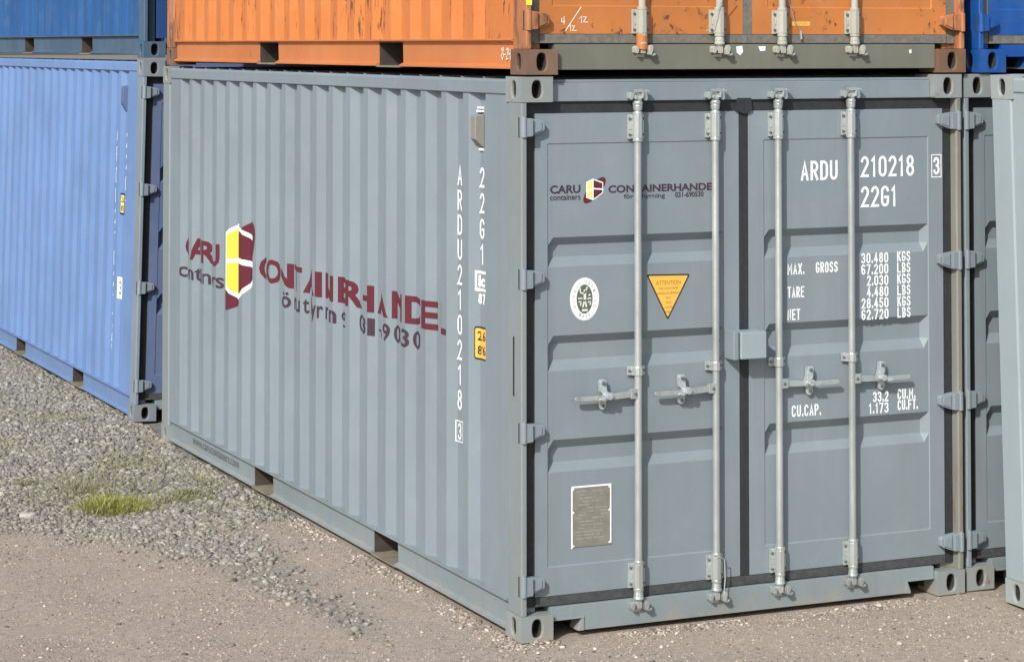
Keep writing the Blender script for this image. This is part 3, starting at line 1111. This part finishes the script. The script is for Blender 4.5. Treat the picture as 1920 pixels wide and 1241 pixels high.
# ventilator in the rib nearest the door end
m = MB()
xv = SX + DEP
m.prism([(xv, 2.405), (xv - .050, 2.396), (xv - .050, 2.285), (xv - .014, 2.250), (xv, 2.246)], 1, .525, .585)
vent = build(m, 'vent_cover', 'taupe', main, bevel=.004)
m = MB()
m.box(xv - .020, xv - .001, .530, .580, 2.414, 2.424)
m.box(xv - .016, xv - .001, .530, .580, 2.430, 2.440)
m.box(xv - .010, xv - .001, .535, .575, 2.228, 2.240)
build(m, 'vent_clip', 'white', main)

# small grey squares at the foot of the ribs
for k in range(1, 20):
    y = Y0 + PITCH * k + .104
    m = MB()
    m.box(-.003, 0, -.026, .026, 0, .050)
    if k >= 6:
        build(m, 'foot_mark', 'grey2', main, (SX + DEP - .0006, y, .178), key='foot')

# oval emblem
def emblem():
    m = MB()
    ex, ez = .349, 1.550
    def ell(rx, rz, y, n=40):
        return [(ex + rx * math.cos(2 * math.pi * i / n), y, ez + rz * math.sin(2 * math.pi * i / n)) for i in range(n)]
    m.mat = 0
    m.poly(ell(.076, .100, .0530))
    m.mat = 1
    m.poly(ell(.0705, .0945, .0526))
    m.mat = 0
    m.poly(ell(.0695, .0935, .0522))
    m.mat = 2
    m.poly(ell(.042, .068, .0518))
    m.mat = 3

    def st(pts, w, y=.0513):
        for (a, b), (c, d) in zip(pts, pts[1:]):
            dx, dz = c - a, d - b
            l = math.hypot(dx, dz)
            nx, nz = -dz / l * w / 2, dx / l * w / 2
            m.poly([(ex + a + nx, y, ez + b + nz), (ex + c + nx, y, ez + d + nz), (ex + c - nx, y, ez + d - nz), (ex + a - nx, y, ez + b - nz)])
    st([(-.024, .052), (-.022, .030), (-.004, .026), (.006, .036), (.014, .058)], .0065)      # raised arms
    st([(.001, .030), (.001, -.010)], .013)
    st([(.0, -.004), (-.010, -.038)], .008)
    st([(.002, -.004), (.010, -.038)], .008)
    st([(-.014, -.052), (.016, -.052)], .010)
    st([(-.034, .004), (-.012, .004)], .006)
    st([(-.032, -.012), (-.018, -.012), (-.022, -.030)], .006)
    st([(.014, .002), (.034, .002)], .006)
    st([(.020, .018), (.030, .018)], .008)
    st([(.018, -.014), (.032, -.014), (.028, -.028)], .007)
    n = 10
    m.poly([(ex + .002 + .008 * math.cos(2 * math.pi * i / n), .0513, ez + .036 + .009 * math.sin(2 * math.pi * i / n)) for i in range(n)])
    m.mat = 1
    for txt, a0, a1, up in (('BUREAU VERITAS', 205, -25, 1), ('1828', 245, 295, -1)):
        for i, ch in enumerate(txt):
            if ch == ' ':
                continue
            a = math.radians(a0 + (a1 - a0) * i / (len(txt) - 1))
            co, fs = text_fit(ch, -.0045, .0045, -.007, .007, .02)
            cx, cz = ex + .056 * math.cos(a), ez + .0805 * math.sin(a)
            th = a - math.pi / 2 if up == 1 else a + math.pi / 2
            c, s = math.cos(th), math.sin(th)
            m.add([(cx + u * c - v * s, .0516, cz + u * s + v * c) for u, v in co], fs)
    build(m, 'oval_emblem', ['white', 'galv_bright', 'emblem_dark', 'cream'], ld)


emblem()


def triangle_sign():
    m = MB()
    T = [(.674, 1.651), (.911, 1.645), (.789, 1.430)]
    c = (sum(p[0] for p in T) / 3, sum(p[1] for p in T) / 3)

    def tri(k, y, r):
        pts = []
        for i in range(3):
            p = (c[0] + (T[i][0] - c[0]) * k, c[1] + (T[i][1] - c[1]) * k)
            q = [(c[0] + (T[(i + d) % 3][0] - c[0]) * k, c[1] + (T[(i + d) % 3][1] - c[1]) * k) for d in (-1, 1)]
            for w in q:
                l = math.hypot(w[0] - p[0], w[1] - p[1])
                pts.append((p[0] + (w[0] - p[0]) / l * r, y, p[1] + (w[1] - p[1]) / l * r))
        m.poly(pts)
    m.mat = 0
    tri(1.0, .0530, .008)
    m.mat = 1
    tri(.90, .0525, .005)
    m.mat = 2
    z = 1.618
    for s, w, h in (('ATTENTION', .132, .019), ('THIS CONTAINER', .105, .010), ('SHOULD BE REPAIRED', .118, .010), ('ONLY', .030, .010), ('WITH', .030, .010), ('CORTEN', .042, .010), ('STEEL', .034, .010)):
        co, fs = text_fit(s, .792 - w / 2, .792 + w / 2, z - h, z, .01)
        m.add([(u, .0519, v) for u, v in co], fs)
        z -= h + .0125
    build(m, 'warning_sign', ['black', 'amber', 'brownprint'], ld)


triangle_sign()

# data plate
m = MB()
m.box(.280, .484, .0500, .0538, .402, .682)
plate = build(m, 'data_plate', 'plate', ld)
m = MB()
m.box(.279, .486, .0486, .0499, .676, .684)
m.box(.277, .2845, .0486, .0499, .396, .676)
m.box(.4795, .486, .0486, .0499, .408, .676)
for (a, b, s) in ((.287, .402, 1), (.477, .406, -1), (.287, .556, 1), (.477, .556, -1), (.287, .664, 1), (.477, .664, -1)):
    m.prism([(a - s * .002, b), (a + s * .008, b + .006), (a - s * .002, b + .013)], 1, .0484, .0499)
build(m, 'plate_edging', 'white', ld)
m = MB()
r2 = random.Random(3)
for i in range(15):
    z = .655 - i * .0155
    a = .295 + r2.random() * .03
    b = .47 - r2.random() * .06
    x = a
    while x < b:
        w = .012 + r2.random() * .03
        if r2.random() < .72:
            m.poly([(x, .0497, z), (min(x + w, b), .0497, z), (min(x + w, b), .0497, z + .005), (x, .0497, z + .005)])
        x += w + .006
pe = build(m, 'plate_engraving', 'plate_text', ld)
pe['kind'] = 'stuff'

m = MB()
m.box(.280, .484, .0500, .0538, .402, .682)
build(m, 'data_plate', 'plate', right_doors[0])
m = MB()
m.box(.277, .2845, .0486, .0499, .396, .684)
m.box(.2845, .486, .0486, .0499, .677, .684)
for z in (.398, .55, .668):
    m.prism([(.2847, z), (.294, z + .006), (.2847, z + .013)], 1, .0484, .0499)
build(m, 'plate_edging', 'white', right_doors[0])

# lock box across the two doors
m = MB()
m.box(1.128, 1.268, -.055, .049, 1.238, 1.366)
lb = build(m, 'lock_box', 'pale', rd, bevel=.004)
m = MB()
m.box(1.092, 1.1205, -.048, .049, 1.234, 1.374)
build(m, 'lock_box', 'grey_door', ld, bevel=.005)
m = MB()
m.box(1.1212, 1.1273, -.040, .046, 1.242, 1.364)
build(m, 'lock_gap', 'rubber', rd)

# ------------------------------------------------------------------ prints and small things on the other containers
def strokes(lines, w, fn):
    m = MB()
    for k, pts in enumerate(lines):
        vs, fs = ribbon(pts, w)
        m.add([fn(p[0], p[1], k * .0002) for p in vs], fs)
    return m


# chalked 04/12 12 on the orange left door (flat part below the grooves)
F = lambda u, v, k: (u, .0492 - k, v)
ch = [[(.225, .205), (.305, .315)],
      [(.205, .262), (.205, .245), (.222, .247)], [(.217, .270), (.217, .235)],
      [(.238, .222), (.250, .232), (.252, .205)], [(.258, .226), (.272, .228), (.260, .205), (.280, .206)],
      [(.298, .262), (.308, .272), (.308, .242)], [(.316, .270), (.332, .268), (.318, .246), (.340, .245)]]
build(strokes(ch, .0045, F), 'chalk_mark', 'chalk', orange_doors[0])
# chalked 8-24 on the orange bottom rail
S = lambda u, v, k: (.0232 - k, .345 - u * 1.1, v)
ch = [[(.035, .128), (.012, .118), (.032, .092), (.020, .068), (.006, .086), (.030, .112), (.035, .128)],
      [(.040, .092), (.055, .094)], [(.062, .115), (.080, .122), (.076, .100), (.060, .070), (.082, .074)],
      [(.090, .118), (.088, .094), (.108, .096)], [(.106, .116), (.104, .070)]]
build(strokes(ch, .006, S), 'chalk_mark', 'chalk', orange)
# yellow sticker on the orange post, small yellow notice on the right door
m = MB()
m.box(.001, .030, .0005, .0025, .322, .46)
build(m, 'yellow_sticker', 'yellow', orange)
m = MB()
m.box(1.452, 1.555, .0490, .0499, .232, .252)
build(m, 'yellow_notice', 'amber', orange_doors[1])
flat_text('CAUTION', 1.462, 1.54, .237, .247, 'brownprint', orange_doors[1], y=.0486)
m = MB()
m.tube((RODS[0], .020, .118), (RODS[0], .020, .192), .0272)
build(m, 'painted_sleeve', 'orange_door', orange_doors[0])
# white flecks where old labels came off the olive sill
for pts in ([(1.128, .130), (1.162, .134), (1.166, .104), (1.150, .088), (1.132, .100)], [(1.250, .131), (1.292, .131), (1.290, .110), (1.262, .108)], [(2.118, .112), (2.132, .116), (2.134, .100), (2.122, .094)]):
    m = MB()
    m.prism(pts, 1, .0285, .0298)
    build(m, 'torn_label', 'white', orange)


def wire(name, pts, r, mat, parent):
    m = MB()
    for a, b in zip(pts, pts[1:]):
        m.tube(a, b, r, n=6)
    return build(m, name, mat, parent)


# loose seal wires hang on two of the orange lock rods
x = RODS[1]
wire('seal_wire', [(x + .045, -.012, .395), (x + .02, -.02, .385), (x - .015, -.016, .34), (x - .03, -.012, .28), (x - .045, -.002, .23), (x - .066, .03, .205)], .0022, 'galv_bright', orange_doors[0])
x = RODS[2]
wire('seal_wire', [(x - .03, -.012, .40), (x + .01, -.02, .375), (x + .04, .01, .33), (x + .08, .034, .255), (x + .115, .036, .205)], .0020, 'galv_bright', orange_doors[1])
wire('seal_tag', [(x + .115, .036, .205), (x + .118, .034, .165)], .0065, 'galv', orange_doors[1])
# strap round the second rod foot of the grey left door
x = RODS[1]
wire('tie_strap', [(x - .028, -.010, .318), (x + .005, -.012, .302), (x + .032, -.004, .290), (x + .034, -.006, .20), (x + .028, -.006, .13)], .003, 'galv_bright', ld)

# pale blue container: ventilator, number columns, stickers on its ribbed side
m = MB()
m.prism([(SX + DEP, 2.40), (SX + DEP - .05, 2.392), (SX + DEP - .05, 2.265), (SX + DEP - .014, 2.20), (SX + DEP, 2.196)], 1, .525, .585)
build(m, 'vent_cover', 'blue_door', pblue, bevel=.004)
for i, chx in enumerate('22G1'):
    z = 2.05 - i * .16
    side_stencil(chx, .527, .478, z - .11, z, .012, pblue)
for i, chx in enumerate('ARDU2102175'):
    z = 2.09 - i * .155
    side_stencil(chx, .807, .757, z - .11, z, .012, pblue)
p = rounded(.535, .615, 1.44, 1.60, .01)
side_mesh(p, [list(range(len(p)))], ['black'], [0], pblue, 'height_sticker', .0010)
p = rounded(.543, .607, 1.455, 1.585, .008)
side_mesh(p, [list(range(len(p)))], ['yellow_soft'], [0], pblue, 'height_sticker', .0020)
side_text('2.6', .600, .550, 1.53, 1.575, 'black', pblue, bold=.02, lift=.003)
side_text("8'6", .600, .550, 1.465, 1.51, 'black', pblue, bold=.02, lift=.003)
co = [(.625, .82), (.535, .82), (.535, .98), (.625, .98)]
side_mesh(co, [(0, 1, 2, 3)], ['white'], [0], pblue, 'white_sticker', .0010)
side_text('3', .60, .56, .85, .95, 'blue_pale', pblue, bold=.02, lift=.002)
m = MB()
m.box(.262, .36, .0480, .0499, 1.93, 2.27)
build(m, 'white_placard', 'white', pblue_doors[0])


# ------------------------------------------------------------------ ground
def vnoise(x, y, s, seed):
    """smooth value noise on arrays"""
    r = np.random.default_rng(seed)
    tab = r.random((64, 64))
    u, v = x * s, y * s
    i, j = np.floor(u).astype(int), np.floor(v).astype(int)
    fu, fv = u - i, v - j
    fu, fv = fu * fu * (3 - 2 * fu), fv * fv * (3 - 2 * fv)
    g = lambda a, b: tab[a % 64, b % 64]
    return (g(i, j) * (1 - fu) + g(i + 1, j) * fu) * (1 - fv) + (g(i, j + 1) * (1 - fu) + g(i + 1, j + 1) * fu) * fv


def sstep(a, b, x):
    t = np.clip((x - a) / (b - a), 0, 1)
    return t * t * (3 - 2 * t)


def gravel_mask(x, y):
    """1 on the coarse grey gravel, 0 on the fine pinkish grit"""
    wob = (vnoise(x, y, 1.6, 1) - .5) * .7 + (vnoise(x, y, 5, 2) - .5) * .45
    edge = np.interp(x, [-8, -1.7, -1.2, -.85, -.4, .1, .5], [4.4, 3.55, 3.35, 3.0, 2.95, 3.5, 3.7])
    a = sstep(-.55, .55, y - edge + wob)
    # a loose ridge of stones running forward from the gravel
    rx = np.interp(y, [.0, .5, .97, 1.64, 2.3, 3.0], [-.50, -.53, -.52, -.62, -.66, -.80])
    rw = np.interp(y, [0, .6, 1.6, 2.4, 3.1], [.03, .07, .12, .22, .3])
    b = np.exp(-((x - rx + wob * .15) / rw) ** 2) * sstep(.1, .9, y) * (y < 4) * .75
    return np.clip(np.maximum(a, b), 0, 1)


def height(x, y):
    h = (vnoise(x, y, .7, 3) - .5) * .03 + (vnoise(x, y, 2.7, 4) - .5) * .016
    near = sstep(.0, .25, np.maximum(np.maximum(-x, x - 2.44), np.maximum(-y, y - 6.06)))
    h = h * near - .004
    g = gravel_mask(x, y)
    h = h + g * (vnoise(x, y, 9, 5) - .5) * .022
    h = h + .030 * sstep(5.7, 6.6, y)
    h = h + .027 * np.clip(x - 2.62, 0, 2.5) * sstep(-.1, -.5, y) * sstep(-9, -7, y)
    far = sstep(40, 15, np.hypot(x, y))
    return h * far - .002


xs = np.concatenate([np.array([-600, -200, -80, -40, -20, -12, -8, -6, -5]), np.arange(-4.5, 4.01, .035), np.array([4.6, 5.5, 7, 10, 16, 30, 80, 200, 600])])
ys = np.concatenate([np.array([-600, -200, -80, -40, -20, -12, -8, -6, -4, -3]), np.arange(-2.4, 13.01, .04), np.array([13.6, 14.6, 16, 20, 30, 60, 150, 600])])
gx, gy = np.meshgrid(xs, ys)
gz = height(gx, gy)
nx, ny = len(xs), len(ys)
me = bpy.data.meshes.new('ground')
verts = np.stack([gx, gy, gz], -1).reshape(-1, 3)
ii = (np.arange(ny - 1)[:, None] * nx + np.arange(nx - 1)[None, :]).ravel()
quads = np.stack([ii, ii + 1, ii + nx + 1, ii + nx], 1)
me.vertices.add(len(verts))
me.vertices.foreach_set('co', verts.ravel())
me.loops.add(quads.size)
me.loops.foreach_set('vertex_index', quads.ravel().astype(np.int32))
me.polygons.add(len(quads))
me.polygons.foreach_set('loop_start', np.arange(0, quads.size, 4, dtype=np.int32))
me.polygons.foreach_set('loop_total', np.full(len(quads), 4, dtype=np.int32))
at = me.attributes.new('gravel', 'FLOAT', 'POINT')
at.data.foreach_set('value', gravel_mask(verts[:, 0], verts[:, 1]))
moss = sstep(.55, .8, vnoise(verts[:, 0], verts[:, 1], 1.5, 9)) * sstep(3.2, 3.7, verts[:, 1]) * sstep(6.2, 5.0, verts[:, 1])
at = me.attributes.new('moss', 'FLOAT', 'POINT')
at.data.foreach_set('value', moss)
me.update()
me.validate()
me.shade_smooth()

T = NT('grit and gravel ground')
geo = T.n('ShaderNodeTexCoord')
P = geo.outputs['Object']
ga = T.n('ShaderNodeAttribute', attribute_name='gravel')
mo = T.n('ShaderNodeAttribute', attribute_name='moss')
n1 = T.noise(P, 1.3, 5, .6)
sand = T.mix(T.ramp(n1, .3, .7), (.375, .315, .265), (.415, .355, .29))
n2 = T.noise(P, 26, 5, .7)
sand = T.mix(T.ramp(n2, .35, .70, 0, .85), sand, (.265, .22, .185))
n3 = T.noise(P, 130, 4, .75)
n4 = T.noise(P, 7, 5, .65)
sand = T.mix(T.ramp(n4, .5, .72, 0, .5), sand, (.27, .245, .20))
sand = T.mix(T.ramp(n3, .56, .68, 0, .8), sand, (.56, .50, .43))
sand = T.mix(T.ramp(n3, .44, .33, 0, .75), sand, (.15, .125, .105))
gv = T.n('ShaderNodeTexVoronoi')
gv.inputs['Scale'].default_value = 55
T.l(P, gv.inputs['Vector'])
sep = T.n('ShaderNodeSeparateColor')
T.l(gv.outputs['Color'], sep.inputs[0])
grav = T.mix(sep.outputs[0], (.13, .125, .11), (.30, .28, .25))
grav = T.mix(T.ramp(T.noise(P, 3, 4, .6), .4, .7, 0, .5), grav, (.17, .16, .13))
c = T.mix(ga.outputs['Fac'], sand, grav)
mfac = T.math('MULTIPLY', mo.outputs['Fac'], T.ramp(T.noise(P, 18, 4, .65), .46, .6, 0, .8))
c = T.mix(mfac, c, (.12, .125, .04))
T.l(c, T.b.inputs['Base Color'])
T.b.inputs['Roughness'].default_value = .95
T.b.inputs['Specular IOR Level'].default_value = .2
bp = T.n('ShaderNodeBump')
bp.inputs['Strength'].default_value = .8
bp.inputs['Distance'].default_value = .012
hh = T.math('ADD', T.math('MULTIPLY', n3, .5), T.math('MULTIPLY', T.noise(P, 45, 4, .6), .7))
T.l(hh, bp.inputs['Height'])
T.l(bp.outputs[0], T.b.inputs['Normal'])
me.materials.append(T.m)
gr = link('ground', me)
gr['kind'] = 'structure'


# stones
def ico():
    bm = bmesh.new()
    bmesh.ops.create_icosphere(bm, subdivisions=1, radius=1)
    v = np.array([p.co[:] for p in bm.verts])
    f = np.array([[q.index for q in p.verts] for p in bm.faces])
    bm.free()
    return v, f


IV, IF = ico()


def stone_mat(name, cols, var, moss=False):
    T = NT(name)
    g = T.n('ShaderNodeNewGeometry')
    cr = T.n('ShaderNodeValToRGB')
    cr.color_ramp.interpolation = 'LINEAR'
    els = cr.color_ramp.elements
    for i, (p, c) in enumerate(cols):
        e = els[i] if i < 2 else els.new(p)
        e.position = p
        e.color = (*c, 1)
    T.l(g.outputs['Random Per Island'], cr.inputs[0])
    tc = T.n('ShaderNodeTexCoord')
    n = T.noise(tc.outputs['Object'], 120, 4, .7)
    c = T.mix(T.ramp(n, .35, .7, 0, var), cr.outputs[0], (.10, .09, .08))
    if moss:
        k = T.math('MULTIPLY', T.ramp(T.noise(tc.outputs['Object'], 1.3, 4, .6), .5, .66), T.ramp(T.noise(tc.outputs['Object'], 22, 3, .6), .4, .6, .1, .75))
        c = T.mix(k, c, (.20, .195, .085))
    T.l(c, T.b.inputs['Base Color'])
    T.b.inputs['Roughness'].default_value = .9
    return T.m


OV = np.array([(1, 0, 0), (-1, 0, 0), (0, 1, 0), (0, -1, 0), (0, 0, 1), (0, 0, -1)], float)
OF = np.array([(0, 2, 4), (2, 1, 4), (1, 3, 4), (3, 0, 4), (2, 0, 5), (1, 2, 5), (3, 1, 5), (0, 3, 5)])


def scatter(name, px, py, size, mat, label, cat, flat=(.45, .85), sink=.35, small=False):
    n = len(px)
    IV, IF = (OV, OF) if small else (globals()['IV'], globals()['IF'])
    r = np.random.default_rng(len(px))
    V = IV[None].repeat(n, 0) * (1 + (r.random((n, len(IV), 1)) - .5) * .8)
    sc = np.stack([1 + r.random(n) * .5, .75 + r.random(n) * .3, flat[0] + r.random(n) * (flat[1] - flat[0])], 1) * size[:, None]
    V = V * sc[:, None, :]
    tx = (r.random(n) - .5) * .9
    ct, st_ = np.cos(tx), np.sin(tx)
    y, z = V[..., 1].copy(), V[..., 2].copy()
    V[..., 1] = y * ct[:, None] - z * st_[:, None]
    V[..., 2] = y * st_[:, None] + z * ct[:, None]
    a = r.random(n) * 2 * np.pi
    c, s = np.cos(a), np.sin(a)
    x, y = V[..., 0].copy(), V[..., 1].copy()
    V[..., 0] = x * c[:, None] - y * s[:, None] + px[:, None]
    V[..., 1] = x * s[:, None] + y * c[:, None] + py[:, None]
    V[..., 2] += (height(px, py) + size * (flat[0] + flat[1]) / 2 * (1 - 2 * sink))[:, None]
    F = (IF[None] + (np.arange(n) * len(IV))[:, None, None]).reshape(-1, 3)
    me = bpy.data.meshes.new(name)
    me.vertices.add(n * len(IV))
    me.vertices.foreach_set('co', V.reshape(-1))
    me.loops.add(F.size)
    me.loops.foreach_set('vertex_index', F.ravel().astype(np.int32))
    me.polygons.add(len(F))
    me.polygons.foreach_set('loop_start', np.arange(0, F.size, 3, dtype=np.int32))
    me.polygons.foreach_set('loop_total', np.full(len(F), 3, dtype=np.int32))
    me.update()
    me.validate()
    me.materials.append(mat)
    o = link(name, me, label=label)
    o['kind'] = 'stuff'
    o['category'] = cat
    return o


def outside(x, y):
    """clear of the containers' footprints"""
    return ~((x > -.0) & (y > .0) & (y < 6.06)) & ~((x > .03) & (y > 6.0)) & ~((x > 2.5) & (y < -.22))


SM = stone_mat('crushed grey stone', [(0, (.145, .14, .13)), (1, (.46, .44, .395)), (.35, (.21, .20, .18)), (.6, (.27, .25, .215)), (.9, (.34, .32, .28))], .4, True)
PM = stone_mat('mixed grit pebbles', [(0, (.10, .09, .08)), (1, (.68, .64, .57)), (.22, (.22, .18, .15)), (.45, (.34, .285, .235)), (.85, (.45, .395, .335))], .3)

N = 140000
x = rng.uniform(-3.4, .12, N)
y = 2.2 + 10.8 * rng.random(N) ** 1.25
k = (rng.random(N) < gravel_mask(x, y) ** 1.3) & outside(x, y)
x, y = x[k], y[k]
size = .0055 + .0115 * rng.random(len(x)) ** 2.2 + (rng.random(len(x)) < .025) * .012
scatter('gravel', x, y, size, SM, 'coarse grey crushed stone lying in front of the blue container', 'gravel')

N = 9000
x = rng.uniform(-1.4, .1, N)
y = rng.uniform(.1, 3.4, N)
k = (rng.random(N) < np.clip(gravel_mask(x, y), 0, 1) * .75) & outside(x, y)
x, y = x[k], y[k]
size = .005 + .016 * rng.random(len(x)) ** 2.5
scatter('gravel', x, y, size, SM, 'loose ridge of stones across the fine grit', 'gravel')

N = 24000
x = rng.uniform(-3.2, 3.0, N)
y = rng.uniform(-1.7, 4.2, N)
k = (rng.random(N) < .25 + .75 * sstep(.45, .8, vnoise(x, y, 2.2, 12))) & outside(x, y)
x, y = x[k], y[k]
size = .0026 + .0075 * rng.random(len(x)) ** 3.0 + (rng.random(len(x)) < .014) * .008
scatter('pebbles', x, y, size, PM, 'small pebbles scattered over the pinkish grit', 'pebbles', sink=.3)

# loose stones gathered against the foot of the grey container
N = 5200
t = rng.random(N)
x = np.where(t < .6, -.002 - .13 * rng.random(N) ** 2.2, rng.uniform(-.1, 2.6, N))
y = np.where(t < .6, rng.uniform(-.1, 6.0, N), -.002 - .11 * rng.random(N) ** 2.2)
k = vnoise(x, y, 3.0, 21) > .38
x, y = x[k], y[k]
size = .003 + .009 * rng.random(len(x)) ** 3
scatter('pebbles', x, y, size, PM, 'pebbles gathered along the foot of the lettered grey container', 'pebbles', sink=.3)

N = 190000
x = rng.uniform(-2.9, 2.8, N)
y = rng.uniform(-1.5, 3.9, N)
k = (rng.random(N) < .35 + .65 * sstep(.3, .75, vnoise(x, y, 3.1, 14))) & outside(x, y)
x, y = x[k], y[k]
size = .0016 + .0034 * rng.random(len(x)) ** 2.0
scatter('grit', x, y, size, PM, 'fine loose grit grains covering the hard-packed ground', 'grit', sink=.3, small=True)

# a pale broken stone lying at the edge of the gravel
def single_stone(x, y, r, seed, mat, label, squash=.5):
    bm = bmesh.new()
    bmesh.ops.create_icosphere(bm, subdivisions=2, radius=1)
    q = np.random.default_rng(seed)
    for v in bm.verts:
        v.co *= 1 + (q.random() - .5) * .28
        v.co.z = min(v.co.z, .62)
        v.co.x *= r * 1.5
        v.co.y *= r
        v.co.z *= r * squash * 1.6
    me = bpy.data.meshes.new('stone')
    bm.to_mesh(me)
    bm.free()
    me.materials.append(mat)
    o = link('stone', me, loc=(x, y, float(height(np.array([x]), np.array([y]))[0]) + r * .25))
    o['label'] = label
    o['category'] = 'stone'
    return o


M['pale_stone'] = plain('pale stone', (.40, .385, .35), .9, .2, 0, 18)
M['brown_stone'] = plain('brown stone', (.24, .19, .14), .9, .25, 0, 18)
single_stone(-1.43, 3.79, .036, 4, M['pale_stone'], 'large pale stone at the left edge of the gravel')
single_stone(-1.55, 4.95, .026, 9, M['brown_stone'], 'rust-brown stone on the gravel behind the large pale stone')


# ------------------------------------------------------------------ grass tufts
def grass_mat(name, a, b, dry):
    T = NT(name)
    g = T.n('ShaderNodeNewGeometry')
    c = T.mix(g.outputs['Random Per Island'], a, b)
    r = T.math('FRACT', T.math('MULTIPLY', g.outputs['Random Per Island'], 7.31))
    c = T.mix(T.ramp(r, .72, .8), c, dry)
    T.l(c, T.b.inputs['Base Color'])
    T.b.inputs['Roughness'].default_value = .6
    T.b.inputs['Subsurface Weight'].default_value = 0
    T.b.inputs['Transmission Weight'].default_value = 0
    return T.m


M['grass'] = grass_mat('fresh grass blades', (.15, .19, .03), (.29, .29, .07), (.36, .32, .14))
M['weed'] = grass_mat('dull weed blades', (.12, .14, .035), (.22, .22, .085), (.28, .25, .15))


def tuft(x, y, rx, ry, n, hgt, mat, label, seed, clumps=16, spread=.28):
    q = np.random.default_rng(seed)
    m = MB()
    cl = []
    for i in range(clumps):
        a, rr = q.random() * 2 * math.pi, math.sqrt(q.random())
        cl.append((rr * math.cos(a), rr * math.sin(a), (.45 + .55 * q.random()) * (1 - .35 * rr)))
    for i in range(n):
        ca, cb, ch = cl[int(q.random() * clumps)]
        bx = (ca + q.normal() * spread) * rx
        by = (cb + q.normal() * spread) * ry
        h = hgt * ch * (.35 + .65 * q.random())
        d = q.random() * 2 * math.pi
        lean = h * (.25 + .75 * q.random())
        ox, oy = math.cos(d) * lean * .6 + (bx - ca * rx) * .5, math.sin(d) * lean * .6 + (by - cb * ry) * .5
        w = .0012 + .0022 * q.random()
        sx, sy = -math.sin(d) * w, math.cos(d) * w
        z0 = float(height(np.array([x + bx]), np.array([y + by]))[0]) - .004
        p0, p1, p2 = (bx, by, z0), (bx + ox * .4, by + oy * .4, z0 + h * .65), (bx + ox, by + oy, z0 + h * (.75 + .25 * q.random()))
        m.add([(p0[0] - sx, p0[1] - sy, p0[2]), (p0[0] + sx, p0[1] + sy, p0[2]), (p1[0] + sx * .8, p1[1] + sy * .8, p1[2]), (p1[0] - sx * .8, p1[1] - sy * .8, p1[2]), p2],
              [(0, 1, 2, 3), (3, 2, 4)])
    o = build(m, 'grass_tuft', mat, None, (x, y, 0))
    o['label'] = label
    o['category'] = 'grass tuft'
    o['group'] = 'grass tufts growing in the gravel'
    return o


tuft(-.93, 3.82, .17, .20, 2600, .128, 'grass', 'largest bright yellow-green grass tuft at the edge of the gravel', 1, 26, .3)
tuft(-.40, 3.93, .14, .16, 700, .10, 'weed', 'dull low grass tuft between the bright tuft and the grey container', 2, 12)
tuft(-1.21, 4.75, .08, .14, 240, .07, 'weed', 'small tuft in the gravel behind and left of the bright tuft', 3, 6)
tuft(-.80, 4.50, .20, .45, 520, .12, 'weed', 'sparse weeds directly behind the bright tuft', 4, 14, .35)
tuft(-.19, 4.45, .13, .35, 480, .08, 'weed', 'low weeds along the bottom rail of the grey container', 5, 14, .3)
tuft(-.42, 5.3, .16, .45, 320, .10, 'weed', 'thin weeds between the rear corner of the grey container and the bright tuft', 7, 12, .35)
tuft(-1.02, 4.15, .30, .40, 520, .09, 'weed', 'patchy short weeds spreading left of and behind the bright tuft', 8, 18, .3)
tuft(-.55, 3.55, .22, .16, 260, .06, 'weed', 'short weeds at the sandy edge right of the bright tuft', 9, 10, .3)
tuft(-.10, 3.55, .10, .40, 240, .07, 'weed', 'weeds beside the fork pocket of the grey container', 10, 9, .3)
